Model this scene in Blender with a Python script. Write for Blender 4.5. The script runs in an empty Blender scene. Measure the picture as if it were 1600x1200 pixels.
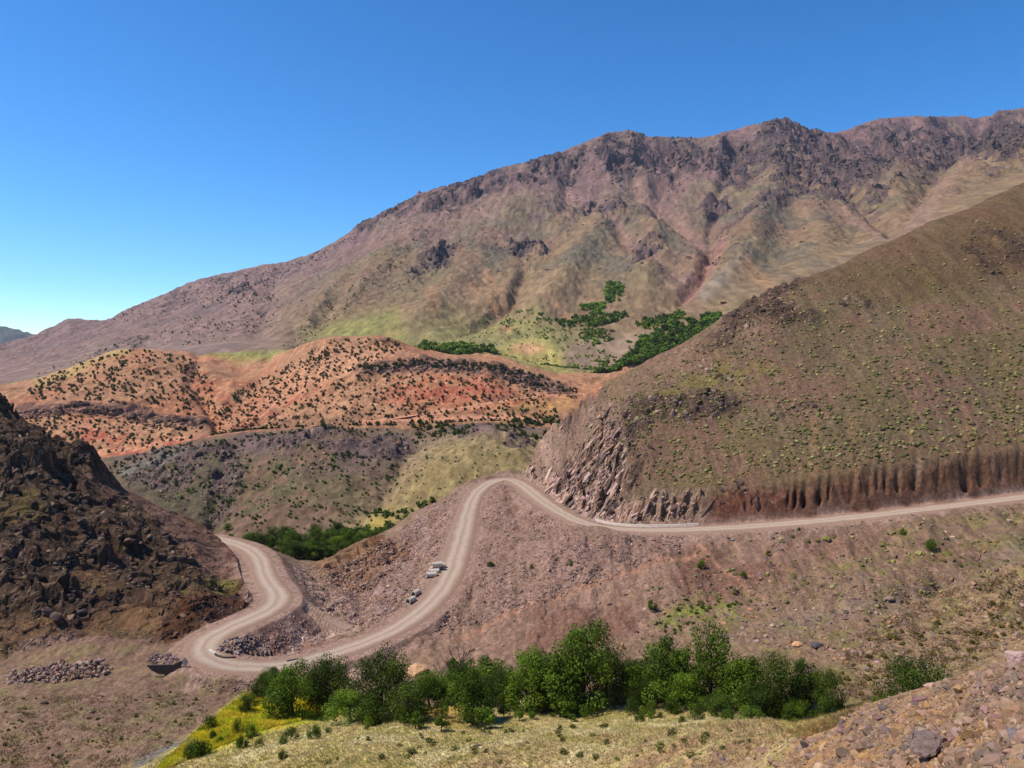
import bpy, bmesh, math, random, time
import numpy as np
T0 = time.time()
random.seed(7); rng = np.random.default_rng(11)
SC = bpy.context.scene
COL = SC.collection
F32 = np.float32

# ---------------------------------------------------------------- camera, sky, sun, exposure
PITCH = math.radians(1.909)
CP, SP = math.cos(PITCH), math.sin(PITCH)
cam_d = bpy.data.cameras.new('camera'); cam = bpy.data.objects.new('camera', cam_d); COL.objects.link(cam)
cam_d.sensor_width = 36; cam_d.lens = 27.0; cam_d.clip_start = 0.2; cam_d.clip_end = 60000
cam.location = (0, 0, 0); cam.rotation_euler = (math.radians(90) - PITCH, 0, 0)
SC.camera = cam
SUN_EL, SUN_AZ = math.radians(56), math.radians(-97)      # azimuth from +Y towards +X
w = bpy.data.worlds.new('World'); SC.world = w; w.use_nodes = True
nt = w.node_tree; nt.nodes.clear()
sky = nt.nodes.new('ShaderNodeTexSky'); sky.sky_type = 'NISHITA'; sky.sun_disc = False
sky.sun_elevation = SUN_EL; sky.sun_rotation = SUN_AZ
sky.altitude = 3600; sky.air_density = 1.3; sky.dust_density = 0.25; sky.ozone_density = 4.5
bg = nt.nodes.new('ShaderNodeBackground'); bg.inputs[1].default_value = 0.10
wo = nt.nodes.new('ShaderNodeOutputWorld')
hs_ = nt.nodes.new('ShaderNodeHueSaturation'); hs_.inputs['Saturation'].default_value = 1.26; hs_.inputs['Hue'].default_value = .492
nt.links.new(sky.outputs[0], hs_.inputs['Color']); gm_ = nt.nodes.new('ShaderNodeGamma'); gm_.inputs[1].default_value = 1.27
nt.links.new(hs_.outputs[0], gm_.inputs[0]); nt.links.new(gm_.outputs[0], bg.inputs[0]); nt.links.new(bg.outputs[0], wo.inputs[0])
sl = bpy.data.lights.new('sun', 'SUN'); sl.energy = 5.0; sl.angle = math.radians(0.53); sl.color = (1.0, 0.925, 0.81)
so = bpy.data.objects.new('sun', sl); COL.objects.link(so)
sd = np.array([math.sin(SUN_AZ)*math.cos(SUN_EL), math.cos(SUN_AZ)*math.cos(SUN_EL), math.sin(SUN_EL)])
from mathutils import Vector, Matrix, Euler
so.rotation_euler = Vector(sd).to_track_quat('Z', 'Y').to_euler()
so.location = (-200, 100, 400)
SC.view_settings.view_transform = 'Standard'; SC.view_settings.look = 'None'
SC.view_settings.exposure = 0.3; SC.view_settings.gamma = 1.0
SC.cycles.max_bounces = 4; SC.cycles.diffuse_bounces = 2; SC.cycles.glossy_bounces = 1
SC.cycles.transmission_bounces = 2; SC.cycles.transparent_max_bounces = 4; SC.cycles.volume_bounces = 0

# ---------------------------------------------------------------- helpers
def S(r, g, b, k=0.70):
    f = lambda c: (c/255/12.92 if c/255 <= .04045 else ((c/255+.055)/1.055)**2.4)*k
    return np.array([f(r), f(g), f(b)], F32)
PERM = rng.permutation(256).astype(np.int32)
GA = rng.uniform(0, 2*np.pi, 256); GX = np.cos(GA).astype(F32); GY = np.sin(GA).astype(F32)
def perlin(x, y, seed=0):
    xf = np.floor(x); yf = np.floor(y)
    xi = xf.astype(np.int32); yi = yf.astype(np.int32) + seed*37
    fx = (x-xf).astype(F32); fy = (y-yf).astype(F32)
    ux = fx*fx*fx*(fx*(fx*6-15)+10); uy = fy*fy*fy*(fy*(fy*6-15)+10)
    def g(dx, dy):
        h = PERM[(PERM[(xi+dx) & 255] + yi + dy) & 255]
        return GX[h]*(fx-dx) + GY[h]*(fy-dy)
    a = g(0, 0); b = g(1, 0); c = g(0, 1); d = g(1, 1)
    return (a + ux*(b-a) + uy*((c + ux*(d-c)) - (a + ux*(b-a)))) * 1.5
def fbm(x, y, o=4, seed=0, gain=.5):
    r = np.zeros(np.shape(x), F32); a = 1.0; f = 1.0
    for i in range(o):
        r += a*perlin(x*f + i*17.3, y*f - i*9.1, seed+i); a *= gain; f *= 2.03
    return r
def ridged(x, y, o=4, seed=0, gain=.55):
    r = np.zeros(np.shape(x), F32); a = 1.0; f = 1.0; wgt = 1.0; tot = 0
    for i in range(o):
        n = 1 - np.abs(perlin(x*f + i*13.7, y*f + i*5.9, seed+i))*1.6
        n = np.clip(n, 0, 1)**2
        r += a*n*wgt; wgt = np.clip(n*1.6, 0, 1); tot += a; a *= gain; f *= 2.1
    return r/tot
def worley(x, y, seed=0):
    """returns F1, F2-F1 and a cell random number"""
    xi = np.floor(x).astype(np.int32); yi = np.floor(y).astype(np.int32)
    f1 = np.full(x.shape, 9, F32); f2 = np.full(x.shape, 9, F32); cid = np.zeros(x.shape, F32)
    for dx in (-1, 0, 1):
        for dy in (-1, 0, 1):
            h = PERM[(PERM[(xi+dx) & 255] + yi + dy + seed*31) & 255]
            px = xi+dx + .1 + .8*(h/255.); h2 = PERM[(h+77) & 255]; py = yi+dy + .1 + .8*(h2/255.)
            d = np.hypot(px-x, py-y).astype(F32)
            n = d < f1
            f2 = np.where(n, f1, np.minimum(f2, d)); f1 = np.where(n, d, f1); cid = np.where(n, PERM[(h2+5) & 255]/255., cid)
    return f1, f2-f1, cid
def sstep(a, b, x):
    t = np.clip((x-a)/(b-a), 0, 1); return t*t*(3-2*t)
def seg_dist(u, v, pts, closed=False):
    d = np.full(np.shape(u), 1e9, F32); tpos = np.zeros(np.shape(u), F32)
    n = len(pts); m = n if closed else n-1
    for i in range(m):
        ax, ay = pts[i][:2]; bx, by = pts[(i+1) % n][:2]
        ex, ey = bx-ax, by-ay; L = ex*ex+ey*ey+1e-9
        t = np.clip(((u-ax)*ex + (v-ay)*ey)/L, 0, 1)
        dd = np.hypot(u-ax-t*ex, v-ay-t*ey)
        k = dd < d; d = np.where(k, dd, d); tpos = np.where(k, i+t, tpos)
    return d, tpos
def in_poly(u, v, pts):
    c = np.zeros(np.shape(u), bool); n = len(pts)
    for i in range(n):
        ax, ay = pts[i]; bx, by = pts[(i+1) % n]
        if ay == by: continue
        k = ((ay > v) != (by > v)) & (u < (bx-ax)*(v-ay)/(by-ay) + ax)
        c ^= k
    return c
def poly(u, v, pts, soft=10):
    d, _ = seg_dist(u, v, pts, True)
    s = np.where(in_poly(u, v, pts), d, -d)
    return sstep(-soft, soft, s)
def blob(u, v, cx, cy, rx, ry, ang=0, soft=.5):
    a = math.radians(ang); x = (u-cx)*math.cos(a) + (v-cy)*math.sin(a); y = -(u-cx)*math.sin(a) + (v-cy)*math.cos(a)
    return 1 - sstep(1-soft, 1+soft, np.sqrt((x/rx)**2 + (y/ry)**2))
def line(u, v, pts, wd):
    d, _ = seg_dist(u, v, pts); return np.exp(-(d/wd)**2)
def uv2t(u, v):
    x = (u-800)/1200.; y = (600-v)/1200.; k = CP + y*SP
    return x/k, (y*CP - SP)/k
def proj(X, Y, Z):
    """world -> photo pixels"""
    f = Y*CP - Z*SP; up = Y*SP + Z*CP
    return 800 + 1200*X/f, 600 - 1200*up/f
def pchip(xk, yk, x):
    xk = np.asarray(xk, float); yk = np.asarray(yk, float)
    h = np.diff(xk); d = np.diff(yk)/h
    m = np.zeros_like(yk); m[0] = d[0]; m[-1] = d[-1]
    for i in range(1, len(xk)-1):
        if d[i-1]*d[i] > 0:
            w1 = 2*h[i]+h[i-1]; w2 = h[i]+2*h[i-1]; m[i] = (w1+w2)/(w1/d[i-1]+w2/d[i])
    x = np.clip(x, xk[0], xk[-1]); i = np.clip(np.searchsorted(xk, x)-1, 0, len(xk)-2)
    t = (x-xk[i])/h[i]
    return ((2*t**3-3*t**2+1)*yk[i] + (t**3-2*t**2+t)*h[i]*m[i] + (-2*t**3+3*t**2)*yk[i+1] + (t**3-t**2)*h[i]*m[i+1])

# ---------------------------------------------------------------- terrain: contour lines, near to far
# entries (u, Y, v): photo column, metres ahead, photo row;  (u, Y, None, z): height given directly
H = None
CURVES = [
 [(-400,2.5,H,-1.75),(2000,2.5,H,-1.75)],
 [(-300,70,1225),(0,76,1225),(300,68,1225),(500,58,1225),(700,54,1225),(900,50,1225),(1000,45,1225),(1100,38,1225),(1200,29,1225),(1300,22,1225),(1400,18,1225),(1500,15,1225),(1600,12.5,1225),(1900,10,1225)],
 [(-300,80,1150),(0,84,1140),(300,80,1160),(500,70,1165),(700,66,1160),(900,62,1160),(1000,57,1158),(1100,49,1158),(1180,41,1156),(1230,36,1146),(1350,31,1100),(1480,27,1060),(1600,22,1015),(1900,20,930)],
 [(-300,88,1105),(0,90,1100),(300,88,1120),(500,82,1130),(700,78,1130),(900,74,1130),(1000,70,1128),(1100,64,1128),(1200,56,1128),(1240,52,H,-26.2),(1350,45,H,-24),(1480,42,H,-22),(1600,40,H,-20),(1900,38,H,-18)],
 [(-300,97,1065),(0,97,1065),(200,97,1075),(300,96,1090),(400,95,1100),(500,92,1108),(700,88,1105),(900,84,1105),(1000,82,1108),(1100,80,1110),(1200,78,1112),(1300,77,1112),(1400,74,H,-34),(1600,70,H,-31.5),(1900,68,H,-29)],
 [(-300,106,1025),(0,108,1022),(200,108,1028),(300,106,1035),(400,106,1045),(500,107,1045),(600,108,1040),(700,106,1040),(800,103,1038),(900,102,1030),(1000,100,1030),(1100,99,1025),(1200,95,1025),(1300,91,1040),(1400,90,1030),(1500,89,1020),(1600,88,1000),(1900,86,960)],
 [(-300,120,900),(0,124,880),(100,124,905),(200,124,930),(300,124,940),(350,124,950),(400,124,950),(440,126,945),(500,128,960),(560,125,975),(600,118,985),(650,124,960),(700,118,985),(800,113,985),(900,112,970),(1000,111,960),(1100,110,950),(1200,108,945),(1300,106,945),(1400,104,940),(1500,103,930),(1600,102,915),(1900,100,880)],
 [(-300,140,720),(0,145,740),(100,144,790),(200,142,845),(300,142,880),(350,142,900),(400,143,895),(450,145,905),(500,148,920),(560,145,930),(600,145,915),(650,140,920),(700,138,910),(760,135,900),(800,134,890),(850,134,865),(900,136,838),(950,136,826),(1000,134,828),(1100,130,828),(1200,127,822),(1300,126,813),(1400,126,801),(1500,127,789),(1600,128,777),(1900,130,740)],
 [(-300,150,640),(0,155,670),(100,153,745),(200,152,800),(300,153,840),(350,153,868),(400,153,872),(450,158,880),(500,162,895),(560,160,895),(600,165,870),(650,165,860),(700,165,845),(740,165,830),(800,165,815),(840,156,825),(870,152,812),(910,151,795),(950,145,790),(1000,142,788),(1100,138,776),(1200,136,764),(1300,134.5,751),(1400,134.5,739),(1500,135.5,727),(1600,136,714),(1900,139,655)],
 [(-300,165,420),(0,168,603),(50,168,650),(100,168,698),(140,168,703),(160,168,735),(200,168,768),(250,168,795),(300,168,815),(350,168,838),(370,168,848),(400,168,856),(430,170,862),(450,172,870),(490,176,882),(520,180,868),(560,185,850),(600,190,832),(650,195,800),(700,205,770),(750,215,745),(800,219,735),(822,216,732),(835,200,720),(850,188,715),(880,172,720),(910,160,715),(950,155,700),(1000,152,700),(1100,152,680),(1200,153,640),(1300,154,608),(1400,156,578),(1500,159,548),(1600,163,518),(1900,165,420)],
 [(-300,230,H,-45),(0,225,H,-45),(300,215,H,-50),(400,205,H,-52),(450,200,H,-54),(500,205,H,-55.5),(600,225,H,-58),(700,235,H,-57),(780,240,H,-53),(815,232,H,-45),(832,216,705),(850,202,674),(880,192,640),(920,182,608),(950,180,597),(1000,180,572),(1100,184,515),(1150,187,485),(1210,190,455),(1300,198,418),(1400,210,372),(1500,225,328),(1600,242,285),(1900,290,150)],
 [(-300,260,H,-55),(0,262,H,-57),(300,262,H,-58),(350,258,840),(400,258,836),(500,258,832),(600,258,830),(650,262,820),(700,265,H,-55),(800,270,H,-50),(850,280,H,-48),(900,290,H,-48),(1000,300,H,-48),(1200,320,H,-40),(1600,360,H,-20),(1900,380,H,0)],
 [(-300,300,H,-50),(0,300,H,-50),(200,303,772),(300,302,770),(400,300,762),(500,300,745),(600,302,748),(700,305,727),(800,305,726),(850,305,730),(900,320,H,-45),(1000,330,H,-44),(1200,360,H,-30),(1600,400,H,-5),(1900,430,H,10)],
 [(-300,345,H,-55),(0,345,H,-54),(150,345,748),(190,345,735),(250,345,707),(330,345,702),(430,345,688),(480,350,676),(540,350,673),(600,350,686),(650,350,693),(700,350,681),(760,350,669),(800,350,677),(850,350,692),(900,360,H,-42),(1000,380,H,-40),(1200,420,H,-22),(1600,480,H,5),(1900,520,H,20)],
 [(-300,370,H,-60),(0,370,H,-58),(200,375,H,-57),(300,375,H,-50),(400,375,H,-47),(500,375,H,-44),(600,375,H,-45),(650,375,H,-47),(700,375,H,-44),(760,375,H,-41),(850,375,H,-46),(900,380,H,-45),(1000,420,H,-42),(1200,480,H,-25),(1600,560,H,10),(1900,600,H,30)],
 [(-300,430,690),(0,430,700),(100,430,700),(200,430,690),(300,430,672),(400,430,655),(500,430,648),(600,430,645),(700,430,640),(800,430,640),(850,430,645),(900,440,640),(1000,480,H,-36),(1200,540,H,-15),(1600,650,H,20),(1900,700,H,50)],
 [(-300,500,650),(0,500,645),(60,500,634),(130,500,631),(250,495,655),(320,495,658),(400,500,632),(480,510,597),(560,520,577),(640,530,566),(700,535,566),(760,535,571),(820,530,588),(870,520,607),(900,520,615),(1000,560,H,-25),(1200,620,H,0),(1600,800,H,40),(1900,860,H,80)],
 [(-300,560,640),(0,560,610),(200,560,590),(300,560,603),(330,558,612),(400,555,602),(480,560,568),(560,570,550),(620,575,550),(700,570,H,-9),(760,570,H,-14),(820,570,H,-20),(870,560,H,-25),(900,570,608),(1000,640,H,-15),(1200,700,H,5),(1600,900,H,60),(1900,950,H,110)],
 [(-300,640,640),(0,640,610),(30,640,601),(60,640,592),(120,640,570),(200,640,545),(260,640,549),(310,640,562),(380,630,590),(440,640,558),(480,650,535),(530,650,525),(590,650,524),(640,650,540),(700,640,556),(760,640,560),(820,640,575),(870,640,590),(900,640,590),(1000,720,H,-10),(1200,800,H,20),(1600,1000,H,110),(1900,1020,H,200)],
 [(-300,760,640),(0,760,598),(150,760,588),(200,740,H,-2),(250,740,552),(300,740,549),(440,740,546),(480,740,H,7),(560,740,H,5),(640,740,H,4),(680,740,548),(760,740,550),(820,740,560),(870,740,570),(900,740,572),(950,740,575),(1000,760,550),(1100,820,505),(1200,880,457),(1300,920,H,100),(1600,1000,H,170),(1900,1100,H,260)],
 [(-300,1050,610),(0,1050,575),(150,1050,550),(300,1050,532),(450,1050,520),(600,1000,500),(700,1000,505),(800,1000,500),(900,950,505),(950,950,490),(1000,980,475),(1100,1050,450),(1200,1100,420),(1300,1150,390),(1400,1200,350),(1600,1300,272),(1900,1400,200)],
 [(-300,1600,590),(0,1600,556),(150,1600,522),(300,1600,482),(450,1500,452),(600,1500,420),(800,1500,400),(1000,1500,370),(1200,1550,340),(1400,1650,290),(1600,1800,235),(1900,1900,150)],
 [(-300,1950,580),(0,1950,548),(60,1950,530),(150,1950,511),(300,1980,460),(450,2000,425),(600,2050,365),(800,2050,295),(1000,2050,270),(1200,2120,250),(1400,2200,230),(1600,2350,200),(1900,2400,140)],
 [(-300,2150,600),(-100,2150,565),(0,2150,538),(60,2200,520),(85,2200,508),(110,2200,498),(160,2200,500),(200,2230,482),(250,2240,462),(300,2250,440),(360,2280,424),(400,2280,415),(460,2300,405),(520,2330,379),(560,2340,352),(580,2350,340),(620,2350,322),(660,2350,301),(700,2360,291),(740,2370,280),(770,2380,267),(830,2390,252),(870,2400,240),(920,2400,219),(970,2420,206),(995,2420,207),(1010,2420,214),(1060,2430,215),(1100,2440,214),(1150,2470,202),(1200,2500,190),(1230,2500,187),(1260,2510,202),(1310,2520,208),(1340,2540,196),(1400,2560,184),(1460,2600,183),(1500,2620,181),(1530,2630,186),(1560,2650,176),(1600,2700,169),(1700,2700,150),(1900,2750,120)],
 [(-300,2700,H,-150),(0,2700,H,-100),(100,2700,H,0),(400,2700,H,100),(700,2800,H,350),(1000,2900,H,480),(1300,3000,H,520),(1600,3200,H,600),(1900,3300,H,650)],
 [(-300,4000,H,-50),(1900,4200,H,-50)],
 [(-300,4600,480),(-100,4600,500),(0,4600,511),(30,4600,516),(55,4600,522),(120,4600,540),(300,4600,H,60),(1900,4600,H,60)],
 [(-300,5600,H,-50),(1900,5600,H,-50)],
 [(-300,7200,H,-60),(1900,7200,H,-60)],
]
NK = len(CURVES)
tv = np.linspace(-0.70, 0.70, 1180)
tl = -0.70 - np.cumsum(np.linspace(.0015, .055, 52)); tr = 0.70 + np.cumsum(np.linspace(.0015, .055, 52))
tc = np.concatenate([tl[::-1], tv, tr]); NC = len(tc)
KY = np.zeros((NK, NC)); KR = np.zeros((NK, NC))
for k, cv in enumerate(CURVES):
    T = []; Yk = []; R = []
    for e in cv:
        t, r = uv2t(e[0], 600 if e[2] is None else e[2])
        T.append(t); Yk.append(e[1]); R.append(r if e[2] is not None else e[3]/e[1])
    o = np.argsort(T); T = np.array(T)[o]
    KY[k] = pchip(T, np.array(Yk, float)[o], tc); KR[k] = pchip(T, np.array(R)[o], tc)
for k in range(1, NK): KY[k] = np.maximum(KY[k], KY[k-1]+1.5)
KZ = KY*KR
vis = np.abs(tc) < 0.68
rows = []
for k in range(NK-1):
    dv = np.abs(KR[k+1]-KR[k])[vis]*1200*.64
    # only count what can be seen
    cmax = np.maximum.accumulate(KR[:k+2], 0)
    seen = (KR[k+1] >= cmax[k+1]-1e-6)[vis]
    n = int(np.clip((dv*seen).max()*1.08, 6, 230)) if k > 0 else 14
    if 15 <= k <= 18: n = max(n, 70)
    rows += [(k, f) for f in np.linspace(0, 1, n, endpoint=False)]
rows.append((NK-2, 1.0))
NR = len(rows)
rk = np.array([r[0] for r in rows]); rf = np.array([r[1] for r in rows])
# slopes of the profile at the knots (pchip per column)
h = np.diff(KY, axis=0); d = np.diff(KZ, axis=0)/h
M = np.zeros_like(KZ); M[0] = d[0]; M[-1] = d[-1]
pos = d[:-1]*d[1:] > 0
w1 = 2*h[1:]+h[:-1]; w2 = h[1:]+2*h[:-1]
with np.errstate(divide='ignore', invalid='ignore'):
    M[1:-1] = np.where(pos, (w1+w2)/(w1/d[:-1]+w2/d[1:]), 0)
f = rf[:, None]; hk = h[rk]
BY = KY[rk] + f*hk
BZp = (2*f**3-3*f**2+1)*KZ[rk] + (f**3-2*f**2+f)*hk*M[rk] + (-2*f**3+3*f**2)*KZ[rk+1] + (f**3-f**2)*hk*M[rk+1]
BZl = KZ[rk] + f*(KZ[rk+1]-KZ[rk])
wp = np.full((NR, NC), .7); wp[((rk == 7) | (rk == 8))[:, None] & (tc > .02)[None, :]] = .1; wp[((rk == 9))[:, None] & (tc > .02)[None, :]] = .45
BZ = wp*BZp + (1-wp)*BZl
BX = tc[None, :]*BY
# soften the joints between rows a little along the columns
for _ in range(2):
    BZ[:, 1:-1] = .25*BZ[:, :-2] + .5*BZ[:, 1:-1] + .25*BZ[:, 2:]
SS = (rk + rf)[:, None] + np.zeros((1, NC))
U, V = proj(BX, BY, BZ)
print('grid', NR, NC, NR*NC, round(time.time()-T0, 1))
X = BX.astype(F32); Y = BY.astype(F32); Z = BZ.astype(F32); U = U.astype(F32); V = V.astype(F32); SS = SS.astype(F32)
fade_in = sstep(6, 20, Y)

# ---------------------------------------------------------------- region masks
def sub(cond):
    return np.nonzero(cond)
near = SS < 11.0
LH = np.zeros_like(Z); RH = np.zeros_like(Z); NOSE = np.zeros_like(Z); CUT = np.zeros_like(Z); LCUT = np.zeros_like(Z)
i = sub((SS > 4.5) & (SS < 11) & (U < 460))
LH[i] = poly(U[i], V[i], [(-900,1035),(0,1022),(110,1003),(230,1003),(275,992),(330,985),(385,958),(408,930),(398,890),(368,856),(345,800),(100,600),(0,300),(-900,0)], 9)
LH *= (SS < 10.3)
LCUT[i] = poly(U[i], V[i], [(235,1005),(290,930),(350,925),(400,895),(415,930),(390,958),(330,985),(280,1000)], 10)
i = sub((SS > 7.2) & (SS < 11) & (U > 790))
RH[i] = poly(U[i], V[i], [(800,738),(850,770),(905,808),(945,820),(1100,822),(1300,808),(1600,770),(2400,700),(2400,-400),(1600,150),(1200,380),(900,560),(830,650)], 5)
NOSE[i] = poly(U[i], V[i], [(820,735),(850,680),(880,640),(925,605),(960,625),(975,680),(960,740),(1010,770),(1100,775),(1090,815),(950,818),(900,795),(860,765)], 12)
CUT[i] = poly(U[i], V[i], [(1085,818),(1112,776),(1170,762),(1300,744),(1400,731),(1500,718),(1600,705),(2000,640),(2000,745),(1600,768),(1300,806)], 8)
MT = sstep(19.0, 20.2, SS)
RED = ((SS > 14.3) & (SS < 18.6)).astype(F32)
M1 = ((SS > 11) & (SS <= 14.3)).astype(F32)
GR = np.clip(1 - LH - RH, 0, 1)*near

# ---------------------------------------------------------------- relief
DZ = np.zeros_like(Z)
def add(i, val): DZ[i] += val
i = sub(near)
x, y = X[i], Y[i]
far_amp = sstep(20, 70, y)
add(i, (GR[i]*(.55*fbm(x/16, y/16, 4, 1) + .14*fbm(x/2.2, y/2.2, 3, 5)) + .10*fbm(x/.8, y/.8, 2, 9)*(y < 60))*(.25+.75*far_amp))
g = GR[i]*poly(U[i], V[i], [(480,960),(620,830),(720,750),(800,735),(900,830),(1100,835),(1600,790),(1600,930),(1350,960),(1150,930),(940,1010),(700,1030),(560,980)], 15)*sstep(98, 104, y)
add(i, g*(.9*fbm(x/9, y/14, 4, 11) - .5*ridged(x/4.5 + .4*fbm(x/6, y/6, 2, 13), y/30, 3, 12)))
# rough bank, gully bed and pit by the loop
g = poly(U[i], V[i], [(470,885),(520,930),(560,975),(520,990),(450,1030),(330,1020),(345,1000),(420,985),(455,955),(500,990),(530,975),(480,930),(455,890)], 12)
add(i, g*(1.4*ridged(x/6, y/6, 4, 3) - 1.0))
g = poly(U[i], V[i], [(492,885),(590,838),(640,860),(560,930),(500,900)], 14)
f1, f21, cid = worley(x/4.5, y/4.5, 2)
add(i, g*(2.2*ridged(x/8, y/8, 4, 31) + 1.3*cid - 1.2))
g = line(U[i], V[i], [(1370,950),(1430,925),(1480,895),(1525,880)], 12)
add(i, -g*2.0*np.clip(ridged(x/6, y/6, 3, 40), .2, 1))
g = blob(U[i], V[i], 1570, 925, 60, 40)
add(i, g*2.2*ridged(x/7, y/7, 4, 41))
# left hill: blocky crags
i = sub(LH > .01)
x, y, m = X[i], Y[i], LH[i]; u, v = U[i], V[i]
crag = np.maximum.reduce([blob(u, v, 20, 680, 130, 110), blob(u, v, 110, 700, 60, 50), blob(u, v, 130, 790, 90, 60, 30), blob(u, v, 190, 850, 90, 60, 40), blob(u, v, 40, 900, 100, 90), blob(u, v, 260, 850, 60, 50, 40), blob(u, v, 90, 960, 60, 40), .35+0*u])
crag = np.clip(crag + .5*fbm(x/12, y/12, 3, 61), 0, 1)
smooth = poly(u, v, [(120,735),(200,760),(400,870),(420,930),(330,900),(230,800),(150,770)], 12)
crag = crag*(1-.75*smooth)*(1-.6*sstep(940, 985, v))
f1, f21, cid = worley((x+2*fbm(x/5, y/5, 2, 70))/6.5, y/5, 4); g1, g21, gid = worley(x/2.2, y/1.8, 6)
add(i, m*(crag*(3.0*ridged(x/20, y/20, 4, 51) + 3.4*(cid-.4)*sstep(0, .12, f21) + 1.2*(gid-.5)*sstep(0, .1, g21) - 1.4) + .5*fbm(x/6, y/6, 4, 55) + .3*(gid-.5)*(1-smooth)))
add(i, m*1.5*blob(u, v, 60, 690, 60, 40)*ridged(x/12, y/12, 3, 59) - m*2.2*blob(u, v, 30, 610, 80, 60))
LHC = np.zeros_like(Z); LHC[i] = crag
i = sub(LCUT > .01)
add(i, LCUT[i]*(1.1*ridged(X[i]/3, Y[i]/3, 3, 75) - .4))
# right hill
i = sub(RH > .01)
x, y, m = X[i], Y[i], RH[i]; u, v = U[i], V[i]
out = np.maximum.reduce([blob(u, v, 1190, 480, 70, 26, -35), blob(u, v, 1240, 495, 45, 14), blob(u, v, 1090, 640, 80, 22, -8), blob(u, v, 1010, 640, 60, 25), blob(u, v, 960, 690, 55, 60, 30),
    blob(u, v, 1150, 780, 60, 30)*.6, blob(u, v, 1560, 390, 60, 40)*.7, blob(u, v, 1360, 470, 50, 20)*.5, blob(u, v, 1340, 330, 50, 14, -25)*0, blob(u, v, 1400, 530, 60, 18)*.35, blob(u, v, 1150, 520, 70, 22, -30)*.6, blob(u, v, 1210, 640, 60, 20)*.4])
out = np.clip(out*(.8 + .7*fbm(x/9, y/9, 3, 81)), 0, 1)
f1, f21, cid = worley(x/3.2, y/3.2, 8)
nz = NOSE[i]
add(i, m*(1-nz)*(out*(2.0*(cid-.35)*sstep(0, .15, f21) + 1.4*ridged(x/7, y/7, 4, 83)) + .8*fbm(x/22, y/22, 3, 85) + .22*fbm(x/3, y/3, 3, 87)))
# cliff of tilted slabs on the nose: strata leaning up to the right
st = (u + .62*v)*.14; s2 = (v - .25*u)*.14
f1, f21, cid = worley(st/1.5 + .5*fbm(u/40, v/40, 2, 88), s2/4.5, 9)
POST = np.zeros_like(Z); NF = np.ones_like(Z); NE = np.ones_like(Z); NF[i] = cid; NE[i] = f21
POST[i] += nz*(5.0*(cid-.5)*sstep(0, .2, f21) + 4.4*ridged(st/5, s2/9, 4, 89) - 2.2)
RHO = np.zeros_like(Z); RHO[i] = out
# rain gullies in the road cutting and above it
i = sub((CUT > .01) | ((RH > .5) & (U > 1150) & (V > 600)))
u, v, x, y = U[i], V[i], X[i], Y[i]
c = CUT[i]
gl = np.zeros_like(u)
for (uu, ww, aa) in [(1232,2.5,.5),(1246,3,.9),(1258,4,1.1),(1284,4,.9),(1296,3,.6),(1334,5,1.6),(1360,3,.7),(1374,4,1.1),(1386,4,1.0),(1405,4,.8),(1428,5,1.6),(1450,3,.4),(1468,3,.5),(1512,6,2.4),(1533,8,3.2),(1560,3,.5),(1590,4,.6),(1640,5,1.5),(1190,3,.4),(1170,3,.4),(1215,3,.5)]:
    uc = uu - (v-740)*.0 + 3*np.sin(v/23.+uu) + (740-v)*.08
    gl += aa*np.exp(-((u-uc)/ww)**2)
up = sstep(600, 735, v)
add(i, -gl*(1-c)*.22*up**2)
f1, f21, cid = worley(x/2.2, v/16, 16)
POST[i] += c*(-gl*1.5*(.5+1.2*sstep(-.3, .3, fbm(x/9, v/60, 2, 95))) + .9*fbm(x/3, v/14, 4, 91) + .8*(cid-.5) + .3*ridged(x/3.5 + .5*fbm(x/4, v/40, 2, 93), v/50, 4, 92)*sstep(-.3, .3, fbm(x/12, v/90, 2, 94)) - 1.2)
GUL = np.zeros_like(Z); GUL[i] = np.clip(gl, 0, 1)
# middle hill
i = sub((SS > 10.8) & (SS < 14.6))
x, y = X[i], Y[i]; u, v = U[i], V[i]
m = sstep(10.8, 11.4, SS[i])*(1-sstep(14.2, 14.6, SS[i]))
cr = np.clip(np.maximum.reduce([blob(u, v, 500, 690, 50, 18), blob(u, v, 440, 695, 40, 20), blob(u, v, 250, 740, 60, 25), blob(u, v, 350, 745, 30, 60), blob(u, v, 610, 700, 40, 20), blob(u, v, 720, 668, 25, 12), blob(u, v, 810, 690, 22, 12), blob(u, v, 300, 710, 60, 14)])*(.8+.6*fbm(x/12, y/12, 2, 101)), 0, 1)
f1, f21, cid = worley(x/5, y/5, 10)
add(i, m*(3.2*fbm(x/38, y/38, 4, 103) + cr*(3.5*(cid-.3) + 2*ridged(x/10, y/10, 3, 105)) + .5*fbm(x/5, y/5, 3, 107)))
add(i, -m*4.0*line(u, v, [(370,690),(350,740),(335,790),(330,830)], 12) - m*3*line(u, v, [(640,700),(600,770),(540,820),(480,850)], 14))
M1C = np.zeros_like(Z); M1C[i] = cr
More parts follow.
